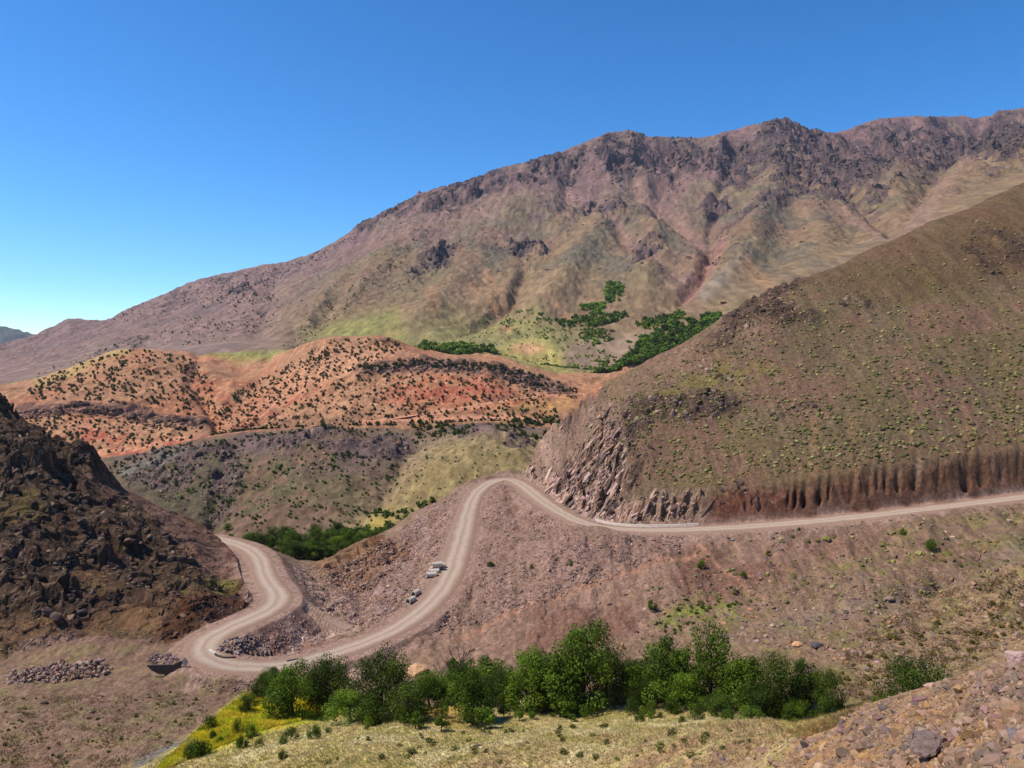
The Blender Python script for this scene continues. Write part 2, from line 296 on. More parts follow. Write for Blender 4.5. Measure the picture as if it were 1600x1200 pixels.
# red hills
i = sub((SS >= 14.6) & (SS < 19.3))
x, y = X[i], Y[i]; u, v = U[i], V[i]
m = sstep(14.6, 15.0, SS[i])*(1-sstep(18.9, 19.3, SS[i])); m2 = m*(1-.75*np.exp(-((SS[i]-18)/.18)**2))
band = np.clip(np.maximum(line(u, v, [(30,640),(130,633),(200,642),(250,658),(320,662)], 9), line(u, v, [(560,580),(640,568),(700,568),(760,574),(820,592),(880,612)], 9)), 0, 1)
f1, f21, cid = worley(x/7, y/7, 12)
rr = ridged(x/75 + .3*fbm(x/60, y/60, 2, 111), y/110, 4, 113)
add(i, m2*(5.5*(rr-.45) + 2.0*fbm(x/16, y/16, 3, 115)*.6))
add(i, m*band*(4.5*(cid-.1)))
add(i, -m2*4*line(u, v, [(310,560),(300,600),(330,640),(345,665)], 10) - m2*5*line(u, v, [(420,560),(400,600),(340,650)], 9) - m2*4*line(u, v, [(470,600),(380,650),(280,700)], 8))
add(i, -m2*4*line(u, v, [(500,600),(430,640),(330,690)], 7))
REDB = np.zeros_like(Z); REDB[i] = band
# mountain
i = sub(SS >= 19.0)
x, y = X[i], Y[i]; u, v = U[i], V[i]; s = SS[i]
m = sstep(19.2, 20.4, s)*(1-sstep(25, 26.5, s)*.5)
crest = 1-.75*np.exp(-((s-23)/.35)**2)
hgt = sstep(20.5, 23, s)
wx = x + 60*fbm(x/300, y/300, 3, 121); wy = y + 60*fbm(x/300+9, y/300, 3, 123)
big = ridged(wx/420, wy/620, 6, 125, .5)
right = sstep(450, 800, u)
spurs = np.zeros_like(u)
for pts, wd, amp in [
    ([(700,300),(640,370),(560,430),(490,500),(440,535)], 22, 22), ([(870,262),(800,330),(740,400),(690,470),(640,530)], 26, 20), ([(960,330),(900,400),(880,450),(840,490)], 24, 26),
    ([(1000,330),(1030,400),(1010,430)], 20, 18), ([(1230,200),(1210,300),(1180,370),(1150,430),(1120,470)], 30, 38), ([(1270,330),(1290,390),(1250,430)], 30, 22),
    ([(990,215),(985,260),(1010,300)], 14, 25), ([(1130,215),(1120,260)], 12, 18), ([(1600,250),(1500,290),(1440,350),(1400,400)], 26, 30), ([(1460,190),(1420,240),(1400,290)], 18, 22),
    ([(820,425),(800,470),(720,520),(660,545)], 9, -18), ([(560,420),(520,480),(500,510)], 12, -14), ([(890,255),(885,300),(950,350),(1010,400),(1060,420)], 10, -14), ([(1040,225),(1060,290),(1000,310),(1060,345),(1110,385),(1100,425),(1060,470),(1000,500),(950,545)], 11, -20),
    ([(1150,225),(1130,290),(1110,350),(1112,388)], 9, -16), ([(1330,215),(1300,260),(1330,310),(1390,350),(1400,372)], 12, -18), ([(1530,200),(1460,270),(1430,330),(1395,368)], 14, -24), ([(760,340),(700,330),(640,345)], 8, -6), ([(440,420),(420,480),(400,520)], 14, -8), ([(300,450),(260,500),(220,540)], 12, -6)]:
    spurs += amp*line(u, v, pts, wd)
add(i, m*crest*(spurs*1.0 + (12+50*hgt)*(big-.5)*(.45+.55*right) + (3+7*hgt)*fbm(x/60, y/130, 4, 131) + (1.5+7*hgt*right)*ridged(wx/42, wy/70, 4, 132) + 3*fbm(x/12, y/12, 2, 134)))
# cliffs of the summit wall
cl = np.maximum.reduce([blob(u, v, 640, 325, 50, 12, -20)*.9, blob(u, v, 740, 290, 50, 18, -15), blob(u, v, 690, 330, 40, 12, -15)*.6, blob(u, v, 860, 262, 55, 24, -10), blob(u, v, 985, 250, 50, 42), blob(u, v, 1065, 235, 35, 22), blob(u, v, 1140, 250, 40, 35), blob(u, v, 1240, 240, 60, 50), blob(u, v, 1300, 265, 50, 50),
    blob(u, v, 1380, 235, 60, 40)*.8, blob(u, v, 1490, 225, 60, 28)*.7, blob(u, v, 1560, 230, 60, 45, -30)*.8, blob(u, v, 960, 330, 70, 25)*.45, blob(u, v, 1120, 320, 25, 15)*.8, blob(u, v, 1260, 300, 60, 25)*.6, blob(u, v, 680, 410, 45, 20, -30)*.75, blob(u, v, 800, 395, 60, 12)*.5, blob(u, v, 860, 340, 60, 15)*.4, blob(u, v, 1180, 345, 60, 14, -20)*.5,
    blob(u, v, 1010, 395, 40, 15)*.5, blob(u, v, 1350, 300, 60, 30)*.4, blob(u, v, 380, 458, 30, 8)*.6, blob(u, v, 570, 350, 22, 10), blob(u, v, 1430, 255, 50, 30)*.5, .12*hgt])
cl = np.clip(cl*(.75 + 1.1*fbm(x/60, y/60, 4, 133)) , 0, 1)
f1, f21, cid = worley(wx/38, wy/60, 14); g1, g21, gid = worley(wx/14, wy/22, 15)
add(i, m*crest*cl*(38*(cid-.3)*sstep(0, .15, f21) + 11*(gid-.4) + 32*ridged(wx/90, wy/120, 5, 137) - 10))
add(i, m*(1-crest)*np.clip(cl+.15, 0, 1)*(7*gid + 5*fbm(x/30, y/30, 3, 139)))
MC = np.zeros_like(Z); MC[i] = cl
Z = Z + DZ*fade_in
jag = (.0018*fbm(tc*70, tc*0, 5, 151) + .0022*ridged(tc*40, tc*0+3, 3, 152)*sstep(-.25, .1, tc))[None, :]
k = np.nonzero(SS[:, 0] <= 23.01)[0]; k = k[SS[k, 0] > 20.5]
lim = (Y[k]*(KR[23][None, :] + jag)).astype(F32); Z[k] = np.where(Z[k] > lim, lim, Z[k])
k = np.nonzero((SS[:, 0] > 23.01) & (SS[:, 0] < 24.5))[0]; Z[k] = np.minimum(Z[k], Y[k]*(KR[23][None, :]-.004))
print('relief', round(time.time()-T0, 1))

# ---------------------------------------------------------------- roads: graded benches cut into the slopes
def catmull(P, step):
    P = np.array(P, float); P = np.vstack([2*P[0]-P[1], P, 2*P[-1]-P[-2]]); out = []
    for k in range(1, len(P)-2):
        n = max(2, int(np.linalg.norm(P[k+1]-P[k])/step)); t = np.linspace(0, 1, n, endpoint=False)[:, None]
        out.append(.5*((2*P[k]) + (-P[k-1]+P[k+1])*t + (2*P[k-1]-5*P[k]+4*P[k+1]-P[k+2])*t**2 + (-P[k-1]+3*P[k]-3*P[k+1]+P[k+2])*t**3))
    out.append(P[-2][None]); return np.vstack(out)
def smooth1(a, n):
    k = np.ones(n)/n; p = np.pad(a, (n//2, n//2), mode='edge'); return np.convolve(p, k, 'same')[n//2:len(p)-n//2]
def road_pts(L, step=.6, zs=15):
    P = []
    for (u, v, yy) in L:
        t, r = uv2t(u, v); P.append((t*yy, yy, r*yy))
    P = catmull(P, step)
    for a in range(3): P[:, a] = smooth1(P[:, a], zs)
    return P
MAIN = road_pts([(322,838,196),(345,843,186),(366,849,175),(388,857,165.5),(403,868,158),(409,882,151),(412,896,144.5),(420,912,137),(432,926,131.5),(439,936,127.5),(434,945,124),(418,956,120),(395,966,117),(350,983,113),(318,998,109.3),(305,1010,106.6),(304,1021,104.6),(318,1033,102.9),(352,1043.5,101.9),(405,1047,102.2),(470,1036,105.5),(530,1019,110),(590,997,115),(640,970,121.5),(675,940,129),(700,905,139),(712,870,150),(722,835,162.5),(731,800,178),(741,774,193),(762,755,206),(790,747,211),(812,755,203),(835,773,187),(858,790,172),(885,806,159),(915,819,149),(955,826,141),(1010,829,136),(1100,827,131.5),(1200,821,129.5),(1300,812,128.5),(1400,801,129),(1500,789,130),(1600,777,131),(1750,758,133),(1950,735,135)], .6, 21)
def bench(P, hw, cell, reach, cut, fill, name):
    if name == 'main': cut = 1.7 + 1.6*sstep(1040, 1130, U)
    """distance/height grid of a road, applied to the terrain; returns the per vertex distance"""
    global Z
    x0, x1 = P[:, 0].min()-reach, P[:, 0].max()+reach; y0, y1 = P[:, 1].min()-reach, P[:, 1].max()+reach
    gx = np.arange(x0, x1+cell, cell); gy = np.arange(y0, y1+cell, cell)
    GXX, GYY = np.meshgrid(gx, gy, indexing='ij'); shp = GXX.shape; fx = GXX.ravel(); fy = GYY.ravel()
    bd = np.full(fx.size, 1e9); bz = np.zeros(fx.size)
    for k in range(0, len(P), 40):
        Q = P[k:k+40]; lo = Q[:, :2].min(0)-reach-2; hi = Q[:, :2].max(0)+reach+2
        s = np.nonzero((fx > lo[0]) & (fx < hi[0]) & (fy > lo[1]) & (fy < hi[1]))[0]
        D = np.hypot(fx[s, None]-Q[None, :, 0], fy[s, None]-Q[None, :, 1]); j = D.argmin(1); dd = D[np.arange(len(s)), j]
        b = dd < bd[s]; bd[s[b]] = dd[b]; bz[s[b]] = Q[j[b], 2]
    bd = bd.reshape(shp); bz = bz.reshape(shp)
    i = np.nonzero((X > x0+cell) & (X < x1-2*cell) & (Y > y0+cell) & (Y < y1-2*cell))
    a = (X[i]-x0)/cell; b = (Y[i]-y0)/cell; ai = a.astype(int); bi = b.astype(int); ai = np.clip(ai, 0, shp[0]-2); bi = np.clip(bi, 0, shp[1]-2)
    dd = np.minimum(bd[ai, bi], reach+1); fa, fb = a-ai, b-bi
    c = [np.minimum(bd[ai+p, bi+q], reach+1) for p in (0, 1) for q in (0, 1)]
    dist = (c[0]*(1-fb)+c[1]*fb)*(1-fa) + (c[2]*(1-fb)+c[3]*fb)*fa
    zz = bz[ai, bi]; ok = c[0] < reach
    k = np.nonzero(ok)[0]; i = (i[0][k], i[1][k]); dist = dist[k]; zz = zz[k]
    out = np.clip(dist-hw, 0, None); wob = .25*fbm(X[i]/1.5, Y[i]/1.5, 3, 171)*sstep(0, 2, out)
    far_ = sstep(reach*.55, reach, dist)
    cut_ = cut[i] if name == 'main' else cut
    tgt = np.minimum(Z[i], zz + cut_*out + wob*(1+2*(cut_ > 1.3))); tgt = np.maximum(tgt, zz - fill*out + wob)
    tgt = np.where(out <= 0, zz-.06, tgt)
    Z[i] = tgt*(1-far_) + Z[i]*far_
    D = np.full(Z.shape, 99, F32); D[i] = dist
    return D
DM = bench(MAIN, 4.0, .5, 16, 4.0, .85, 'main')
Z += POST*sstep(4.2, 5.6, DM)
SIDE = road_pts([(441,937,127),(458,942,126.8),(480,951,126),(505,964,125.2),(530,975,124.6),(552,984,123.5)], .5, 9)
Zm = Z.copy(); DS = bench(SIDE, 1.9, .5, 9, 1.2, .8, 'side'); mk = sstep(4.4, 5.6, DM); Z = Zm*(1-mk) + Z*mk
def ground_pts(L):
    """points of a track given by photo pixel, found on the terrain itself"""
    return [raycast(u, v) for (u, v) in L]

# ---------------------------------------------------------------- ray casting on the finished sheet
RG = None
def refresh():
    global RG, RM
    RG = Z/Y; RG[:12] = -9; RM = np.maximum.accumulate(RG, 0)
refresh()
def raycast(u, v, kmin=0):
    t, r = uv2t(u, v)
    c = np.interp(t, tc, np.arange(NC)); c0 = int(np.clip(round(float(c)), 0, NC-1))
    if kmin:
        j0 = int(np.searchsorted(rk+rf, kmin)); col = RG[j0:, c0]; jj = np.argmax(col >= r) + j0
    else: jj = int(np.searchsorted(RM[:, c0], r))
    jj = min(max(jj, 1), NR-1)
    a, b = RG[jj-1, c0], RG[jj, c0]; f = 0 if b == a else float(np.clip((r-a)/(b-a), 0, 1))
    yy = Y[jj-1, c0]*(1-f) + Y[jj, c0]*f
    zz = Z[jj-1, c0]*(1-f) + Z[jj, c0]*f
    return (t*float(yy), float(yy), float(zz))
def rc_many(u, v, kmin=0):
    """vectorised: photo pixels -> points on the terrain"""
    u = np.asarray(u, float); v = np.asarray(v, float)
    t, r = uv2t(u, v); c0 = np.clip(np.round(np.interp(t, tc, np.arange(NC))).astype(int), 0, NC-1)
    P = np.zeros((len(u), 3)); J = np.zeros(len(u), int)
    base = RM if not kmin else np.maximum.accumulate(np.where((rk+rf)[:, None] < kmin, -9, RG), 0)
    order = np.argsort(c0); 
    for q in np.unique(c0):
        s = np.nonzero(c0 == q)[0]; J[s] = np.searchsorted(base[:, q], r[s])
    J = np.clip(J, 1, NR-1)
    a = RG[J-1, c0]; b = RG[J, c0]; f = np.clip((r-a)/np.where(b == a, 1, b-a), 0, 1)
    P[:, 1] = Y[J-1, c0]*(1-f) + Y[J, c0]*f; P[:, 2] = Z[J-1, c0]*(1-f) + Z[J, c0]*f; P[:, 0] = t*P[:, 1]
    return P, SS[J, c0]
def ground_z(x, y):
    """terrain height under world points (arrays)"""
    x = np.atleast_1d(np.asarray(x, float)); y = np.atleast_1d(np.asarray(y, float)); t = x/y
    c = np.clip(np.interp(t, tc, np.arange(NC)), 0, NC-1.001); c0 = c.astype(int); fc = c-c0; out = np.zeros(len(x))
    for k in range(len(x)):
        z2 = []
        for cc in (c0[k], c0[k]+1): z2.append(np.interp(y[k], Y[:, cc], Z[:, cc]))
        out[k] = z2[0]*(1-fc[k]) + z2[1]*fc[k]
    return out
TRK = []
for L in ([(150,716),(200,708),(250,699),(292,690)], [(600,657),(640,650),(700,641),(760,631),(820,622),(862,617),(905,616)], [(560,662),(620,657),(690,660),(770,662),(800,665),(850,669)]):
    P = np.array([raycast(u, v, 14.8) for u, v in L]); P = catmull(P, 2.0)
    for a in range(3): P[:, a] = smooth1(P[:, a], 15)
    TRK.append(P)
DT = np.full(Z.shape, 99, F32)
for P in TRK: DT = np.minimum(DT, bench(P, 2.6, 1.5, 18, 1.1, .8, 'track'))
refresh()
U2, V2 = proj(X, Y, Z)
print('roads', round(time.time()-T0, 1))
# ---------------------------------------------------------------- ground colours (albedo), per vertex
C = np.zeros(Z.shape + (3,), F32)
def paint(i, col, m):
    m = np.clip(m, 0, 1)[:, None]; C[i] = C[i]*(1-m) + np.asarray(col, F32)*m
N = lambda x, y, s, o=3, sd=200: fbm(x/s, y/s, o, sd)
# near ground
i = sub(near); x, y = X[i], Y[i]; u, v = U[i], V[i]
n1, n2, n3 = N(x, y, 18, 4, 201), N(x, y, 4, 4, 205), N(x, y, .9, 3, 209)
C[i] = S(148, 120, 102)
paint(i, S(134, 106, 94), .5+n1); paint(i, S(142, 128, 92), sstep(.05, .5, n2+.3*n1)*.5*(1-sstep(1020, 960, v)*.6))
# slope under the upper road and spur scree
sc = poly(u, v, [(480,960),(620,830),(720,750),(800,735),(900,830),(1100,835),(1420,815),(1500,880),(1350,930),(1250,960),(1150,930),(1040,990),(940,1000),(800,1040),(620,1020),(560,980)], 20)
paint(i, S(152, 120, 108), sc*.8); paint(i, S(132, 98, 86), sc*sstep(-.1, .3, n1+.3*n2)*poly(u, v, [(820,950),(1080,850),(1400,820),(1450,900),(1200,930),(1030,1000),(800,1040)], 25)*.9)
paint(i, S(176, 146, 142), poly(u, v, [(480,960),(620,830),(720,760),(715,850),(680,910),(560,985)], 12)*sstep(-.1, .35, n2+.5*n3)*.7)
paint(i, S(168, 134, 128), poly(u, v, [(790,745),(850,800),(960,840),(1060,850),(1040,880),(880,940),(740,960),(740,850)], 20)*sstep(-.2, .4, n2+.6*n3)*.6)
paint(i, S(160, 122, 110), line(u, v, [(800,955),(900,915),(1000,885),(1095,865)], 5)*.8); paint(i, S(150, 106, 98), line(u, v, [(1075,835),(1110,868),(1160,910)], 3)*.8)
# right of centre, olive and tan patches
rt = poly(u, v, [(1030,990),(1150,930),(1300,860),(1500,800),(2000,760),(2000,1100),(1300,1130),(1180,1060)], 25)
paint(i, S(142, 116, 98), rt*.8); paint(i, S(164, 136, 108), rt*poly(u, v, [(1330,1010),(1450,930),(1600,890),(1700,900),(1600,1040),(1350,1070)], 25)*.8*(.7+n1))
paint(i, S(132, 118, 118), line(u, v, [(1130,1000),(1250,970),(1350,950),(1440,915),(1600,860)], 14)*.5*(.6+n2))
paint(i, S(132, 120, 78), rt*sstep(.1, .5, n2+.2*n3)*.6); paint(i, S(128, 134, 66), poly(u, v, [(1010,985),(1060,950),(1120,920),(1160,920),(1150,960),(1060,985)], 15)*sstep(-.2, .3, n2)*.8)
paint(i, S(108, 74, 66), poly(u, v, [(1400,890),(1500,830),(1560,880),(1500,900)], 20)*.4*(.6+n2))
# rusty bank and pale gully
paint(i, S(150, 108, 82), poly(u, v, [(492,885),(590,838),(640,860),(560,930),(500,900)], 12)*.85*(.7+n2)); paint(i, S(108, 76, 60), poly(u, v, [(492,885),(590,838),(640,850),(560,910),(500,890)], 12)*sstep(0, .3, n2+.3*n3)*.7)
gly = line(u, v, [(468,893),(495,925),(520,950),(545,968)], 14); paint(i, S(196, 164, 154), gly*(.6+n3))
pit = poly(u, v, [(345,1000),(420,985),(455,955),(500,975),(545,985),(520,1000),(450,1030),(350,1025)], 8); paint(i, S(146, 112, 106), pit*.9); paint(i, S(206, 176, 166), pit*sstep(-.1, .35, n2+.4*n3)*line(u, v, [(540,980),(470,1000),(450,1025),(420,1030)], 18))
paint(i, S(186, 152, 136), poly(u, v, [(452,940),(500,960),(560,975),(545,990),(500,985),(460,965)], 6)*.85)
# field: dry grass, yellow crop, stony near slope
fl = poly(u, v, [(180,1225),(300,1150),(370,1100),(430,1075),(520,1085),(560,1110),(800,1095),(1000,1100),(1330,1108),(1260,1150),(1150,1300),(100,1300)], 12)
paint(i, S(192, 172, 124, .82), fl*.92); paint(i, S(206, 190, 150, .8), fl*sstep(.0, .45, N(x, y, 9, 3, 221)+.3*n3)*.7); paint(i, S(158, 148, 78), fl*sstep(.05, .4, N(x, y, 6, 3, 223))*.6)
paint(i, S(196, 152, 84), blob(u, v, 680, 1120, 60, 14)*.7)
crop = poly(u, v, [(240,1210),(300,1150),(365,1098),(430,1062),(530,1070),(530,1112),(420,1138),(330,1172)], 6)
paint(i, S(204, 194, 70, .88), crop*.95); paint(i, S(214, 188, 88, .88), crop*sstep(-.1, .35, N(x, y, 5, 2, 225))*.7); paint(i, S(150, 166, 50, .8), crop*sstep(.05, .35, N(x, y, 4, 2, 227))*.8)
st = poly(u, v, [(560,1230),(800,1150),(1000,1128),(1150,1125),(1300,1115),(1400,1050),(1620,980),(2000,900),(2000,1400),(500,1400)], 20)*sstep(80, 45, y)
paint(i, S(176, 142, 112), st*(.45+.9*n2+.3*sstep(900, 1250, u))); paint(i, S(190, 146, 104), st*sstep(1100, 1300, u)*sstep(0, .4, N(x, y, 3, 3, 229))*.9)
paint(i, S(120, 118, 124), line(u, v, [(215,1195),(260,1172),(300,1160)], 5)*.8)
# left hill
i = sub(LH > .01); x, y = X[i], Y[i]; u, v = U[i], V[i]; m = LH[i]; c = LHC[i]
n1, n2, n3 = N(x, y, 14, 4, 231), N(x, y, 3, 4, 235), N(x, y, .8, 3, 239)
paint(i, S(122, 92, 70), m); paint(i, S(108, 94, 60), m*sstep(-.1, .4, n1+.4*n2)*.6); paint(i, S(92, 66, 58), m*sstep(.1, .4, N(x, y, 9, 3, 233))*.6)
sm = poly(u, v, [(120,735),(200,760),(400,870),(420,930),(330,900),(230,800),(150,770)], 15)
paint(i, S(134, 102, 92), m*sm*.85); paint(i, S(84, 60, 56), m*sm*sstep(0, .4, n2)*.6); paint(i, S(138, 128, 70), m*blob(u, v, 360, 915, 40, 12)*.7)
paint(i, S(74, 58, 50), m*sstep(.42, .7, c+.3*n3)*.8); paint(i, S(140, 112, 100), m*sstep(.5, .8, c)*sstep(.25, .5, n3+.4*n2)*.6)
paint(i, S(88, 54, 38), LCUT[i]*.8); paint(i, S(66, 50, 48), LCUT[i]*sstep(0, .3, n2)*.8*sstep(260, 320, u))
paint(i, S(148, 118, 108), poly(u, v, [(0,1030),(40,1000),(120,990),(240,1000),(260,1010),(220,1030)], 6)*m)
# right hill
i = sub(RH > .01); x, y = X[i], Y[i]; u, v = U[i], V[i]; m = RH[i]; o = RHO[i]
n1, n2, n3 = N(x, y, 22, 4, 241), N(x, y, 4, 4, 245), N(x, y, .9, 3, 249)
paint(i, S(122, 101, 84), m); paint(i, S(120, 102, 70), m*sstep(-.25, .35, n1+.4*n2)*.42*sstep(450, 520, v+80*sstep(1200, 1500, u)+40))
paint(i, S(132, 100, 88), m*sstep(0, .3, N(x, y, 16, 3, 243))*.7); paint(i, S(146, 116, 98), m*poly(u, v, [(900,620),(1000,570),(1200,450),(1240,470),(1180,540),(1000,620)], 25)*.6)
paint(i, S(134, 118, 72), m*np.maximum(blob(u, v, 1130, 590, 90, 22, -8), blob(u, v, 1030, 625, 70, 14, -10))*sstep(-.2, .3, n2)*.7)
paint(i, S(108, 84, 62), m*poly(u, v, [(1220,440),(1330,400),(1600,270),(1700,250),(1700,420),(1400,470)], 25)*.6)
for (uu, w_) in [(1510, 16), (1560, 12), (1330, 8), (1420, 8), (1270, 7)]:
    paint(i, S(150, 118, 92), m*np.exp(-((u-uu-(740-v)*.06)/w_)**2)*sstep(600, 680, v)*.6)
paint(i, S(84, 66, 60), m*sstep(.35, .7, o+.25*n3)*.8)
nz = NOSE[i]
paint(i, S(200, 168, 156, .85), nz*.97); paint(i, S(160, 112, 94), nz*sstep(.5, .8, NF[i]+.3*n3)*.7); paint(i, S(84, 62, 56), nz*sstep(.16, .04, NE[i]+.05*n3)*.75); paint(i, S(126, 100, 84), nz*np.maximum(poly(u, v, [(970,770),(1100,770),(1100,820),(990,818)], 12)*.7, sstep(700, 640, v)*.8))
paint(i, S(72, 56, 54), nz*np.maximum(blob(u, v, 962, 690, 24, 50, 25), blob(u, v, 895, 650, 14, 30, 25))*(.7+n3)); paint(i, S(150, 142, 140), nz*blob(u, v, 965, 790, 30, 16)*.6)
paint(i, S(124, 92, 74), m*poly(u, v, [(1085,800),(1112,752),(1170,726),(1300,705),(1400,692),(1500,678),(1600,664),(2000,600),(2000,745),(1600,768),(1300,806)], 14)*.3)
c = CUT[i]; paint(i, S(116, 84, 70), c*.95); paint(i, S(118, 74, 64), c*sstep(1320, 1150, u)*.65); paint(i, S(96, 64, 52), c*sstep(0, .4, N(x, Z[i]*3, 2, 3, 251))*.6); paint(i, S(152, 112, 86), c*sstep(790, 745, v-(1300-u)*.09)*0)
paint(i, S(154, 110, 88), m*line(u, v, [(1240,795),(1300,788),(1400,776),(1500,764),(1600,752),(1800,725)], 8)*.8)
# middle hill
i = sub((SS > 10.6) & (SS < 14.8)); x, y = X[i], Y[i]; u, v = U[i], V[i]; n1, n2, n3 = N(x, y, 40, 4, 261), N(x, y, 9, 4, 265), N(x, y, 2, 3, 269)
C[i] = S(122, 99, 82); paint(i, S(112, 104, 76), sstep(-.2, .3, n1+.4*n2)*.6); paint(i, S(116, 94, 92), sstep(-.1, .3, n1)*sstep(760, 700, v)*.9)
paint(i, S(154, 136, 96), poly(u, v, [(640,700),(700,680),(860,680),(900,760),(700,790),(560,850),(450,880),(520,810),(600,760)], 16)*.85); paint(i, S(176, 156, 94), poly(u, v, [(520,840),(600,790),(700,800),(640,850),(520,880)], 12)*(.5+n2)); paint(i, S(142, 118, 104), poly(u, v, [(430,850),(560,780),(640,700),(700,680),(620,760),(540,830)], 18)*.4)
paint(i, S(88, 82, 64), poly(u, v, [(180,735),(260,720),(370,700),(350,800),(330,830),(200,770)], 15)*.75); paint(i, S(90, 92, 60), poly(u, v, [(330,730),(440,720),(460,780),(340,830)], 20)*sstep(-.3, .3, n2)*.6)
paint(i, S(92, 80, 76), sstep(.3, .7, M1C[i]+.3*n3)*.85); paint(i, S(170, 138, 124), M1C[i]*sstep(.2, .5, n3)*.6); paint(i, S(126, 122, 110), poly(u, v, [(180,740),(250,708),(300,706),(240,725),(200,745)], 5)*.7)
# red hills
i = sub((SS >= 14.6) & (SS < 19.4)); x, y = X[i], Y[i]; u, v = U[i], V[i]; n1, n2, n3 = N(x, y, 60, 4, 271), N(x, y, 14, 4, 275), N(x, y, 3.5, 3, 279)
C[i] = S(176, 132, 102); paint(i, S(176, 114, 88), sstep(-.1, .4, n1)*.6)
paint(i, S(170, 90, 72), np.maximum.reduce([line(u, v, [(120,690),(200,705),(300,690),(330,680),(430,630),(480,600)], 9), blob(u, v, 150, 685, 45, 22)*.8, blob(u, v, 700, 605, 90, 24)*.8, blob(u, v, 330, 605, 60, 10, 40)*.5, line(u, v, [(700,652),(800,630),(870,615)], 7)*.8])*sstep(-.45, .2, n2)*.95)
paint(i, S(206, 156, 124), np.maximum(poly(u, v, [(400,640),(480,560),(560,530),(640,545),(560,575),(470,610)], 12)*.7, poly(u, v, [(290,560),(320,545),(450,540),(440,560),(350,568)], 8)*.6)); paint(i, S(196, 126, 98), poly(u, v, [(290,558),(320,546),(450,541),(430,556),(360,566)], 6)*.7)
paint(i, S(198, 146, 104), blob(u, v, 750, 665, 120, 12)*.7); paint(i, S(188, 150, 98), poly(u, v, [(760,640),(900,615),(900,680),(800,670)], 14)*.6); paint(i, S(186, 168, 104), line(u, v, [(60,600),(150,560),(200,545)], 8)*.5)
paint(i, S(140, 106, 84), sstep(15.15, 14.8, SS[i])*sstep(280, 340, u)*.8); paint(i, S(110, 84, 76), sstep(.25, .6, REDB[i]+.3*n3)*.85); paint(i, S(188, 148, 118), sstep(.1, .4, n3)*.4)
paint(i, S(150, 150, 90), (SS[i] > 18.4)*.9*sstep(18.3, 18.8, SS[i]))
# valley floor beyond and the mountain
i = sub(SS >= 18.7); x, y = X[i], Y[i]; u, v = U[i], V[i]; s = SS[i]; g = sstep(18.7, 19.1, s)
n1, n2, n3, n4 = N(x, y/1.6, 260, 4, 281), N(x, y/2.6, 55, 4, 285), N(x, y/2.8, 12, 3, 289), N(x, y/2.2, 110, 3, 291)
lf = sstep(560, 380, u + (v-450)*.6); hi = sstep(20.8, 22.2, s + .5*n1)
paint(i, S(138, 116, 90), g); paint(i, S(138, 112, 92), g*sstep(-.2, .3, n1)*.7*sstep(19.5, 20.5, s)); paint(i, S(120, 110, 84), g*sstep(0, .35, n4)*.6*sstep(19.5, 21, s))
paint(i, S(146, 144, 86), g*poly(u, v, [(470,530),(520,505),(620,480),(640,540)], 14)*.7); paint(i, S(150, 144, 92), g*poly(u, v, [(600,545),(700,500),(800,490),(900,520),(880,600),(780,560)], 25)*.7)
paint(i, S(190, 172, 108), g*poly(u, v, [(750,565),(800,535),(850,530),(880,560),(860,590),(800,590)], 10)*.8); paint(i, S(206, 156, 122), g*blob(u, v, 825, 545, 25, 9)*.8); paint(i, S(150, 128, 110), g*poly(u, v, [(880,545),(940,520),(1010,520),(1000,545),(940,600),(890,600)], 12)*.7)
paint(i, S(130, 104, 100), g*hi*.95); paint(i, S(128, 112, 92), g*hi*sstep(.05, .4, n4)*.5)
paint(i, S(106, 100, 86), g*sstep(-.1, .35, n2+.5*n4)*.6*poly(u, v, [(640,400),(760,330),(860,310),(1040,350),(1180,300),(1300,310),(1450,330),(1330,400),(1150,470),(1000,430),(900,440),(760,430)], 30))
paint(i, S(142, 116, 108), g*lf*.85); paint(i, S(118, 100, 96), g*lf*sstep(0, .4, n4+.3*n2)*.6)
paint(i, S(150, 128, 112), g*lf*poly(u, v, [(0,600),(150,540),(400,520),(480,520),(300,560),(60,600)], 20)*.5)
talus = np.maximum.reduce([line(u, v, [(890,255),(885,300),(950,345),(1010,395),(1060,425)], 8)*.8, line(u, v, [(1040,230),(1055,280),(1005,310)], 8)*.6, line(u, v, [(1000,300),(1060,345),(1110,385),(1105,420),(1085,450)], 14), blob(u, v, 1060, 425, 50, 24, 20)*.6, line(u, v, [(1150,270),(1125,320)], 8)*.8, line(u, v, [(1310,335),(1350,350),(1395,375)], 8)*.7, line(u, v, [(1440,300),(1430,340),(1400,380)], 12)*.6, blob(u, v, 780, 330, 70, 18, -12)*.6, blob(u, v, 610, 375, 60, 14, -12)*.5, line(u, v, [(940,310),(900,330),(820,330)], 14)*.4, line(u, v, [(1560,240),(1490,290),(1440,350)], 12)*.6])
paint(i, S(150, 120, 108), g*talus*(.75+.5*n2)); paint(i, S(164, 116, 110), g*line(u, v, [(1125,390),(1100,425),(1080,455)], 12)*.6)
paint(i, S(174, 130, 98), g*.75*np.maximum.reduce([line(u, v, [(735,450),(775,475)], 6), line(u, v, [(760,432),(790,468)], 6), line(u, v, [(672,460),(680,500)], 7)*.8, line(u, v, [(860,480),(900,500)], 7)*.8, line(u, v, [(1160,425),(1210,450)], 10)*.7, line(u, v, [(590,530),(620,520)], 7)*.5, blob(u, v, 790, 512, 14, 6)])*.8)
paint(i, S(152, 128, 100), g*poly(u, v, [(700,470),(820,420),(900,440),(940,480),(860,500),(780,480)], 20)*.4)
cl = MC[i]; k = sstep(.26, .40, cl + .3*n3); paint(i, S(80, 68, 70), k*.88); paint(i, S(140, 112, 100), k*sstep(.1, .4, n3+.4*n2)*.5)

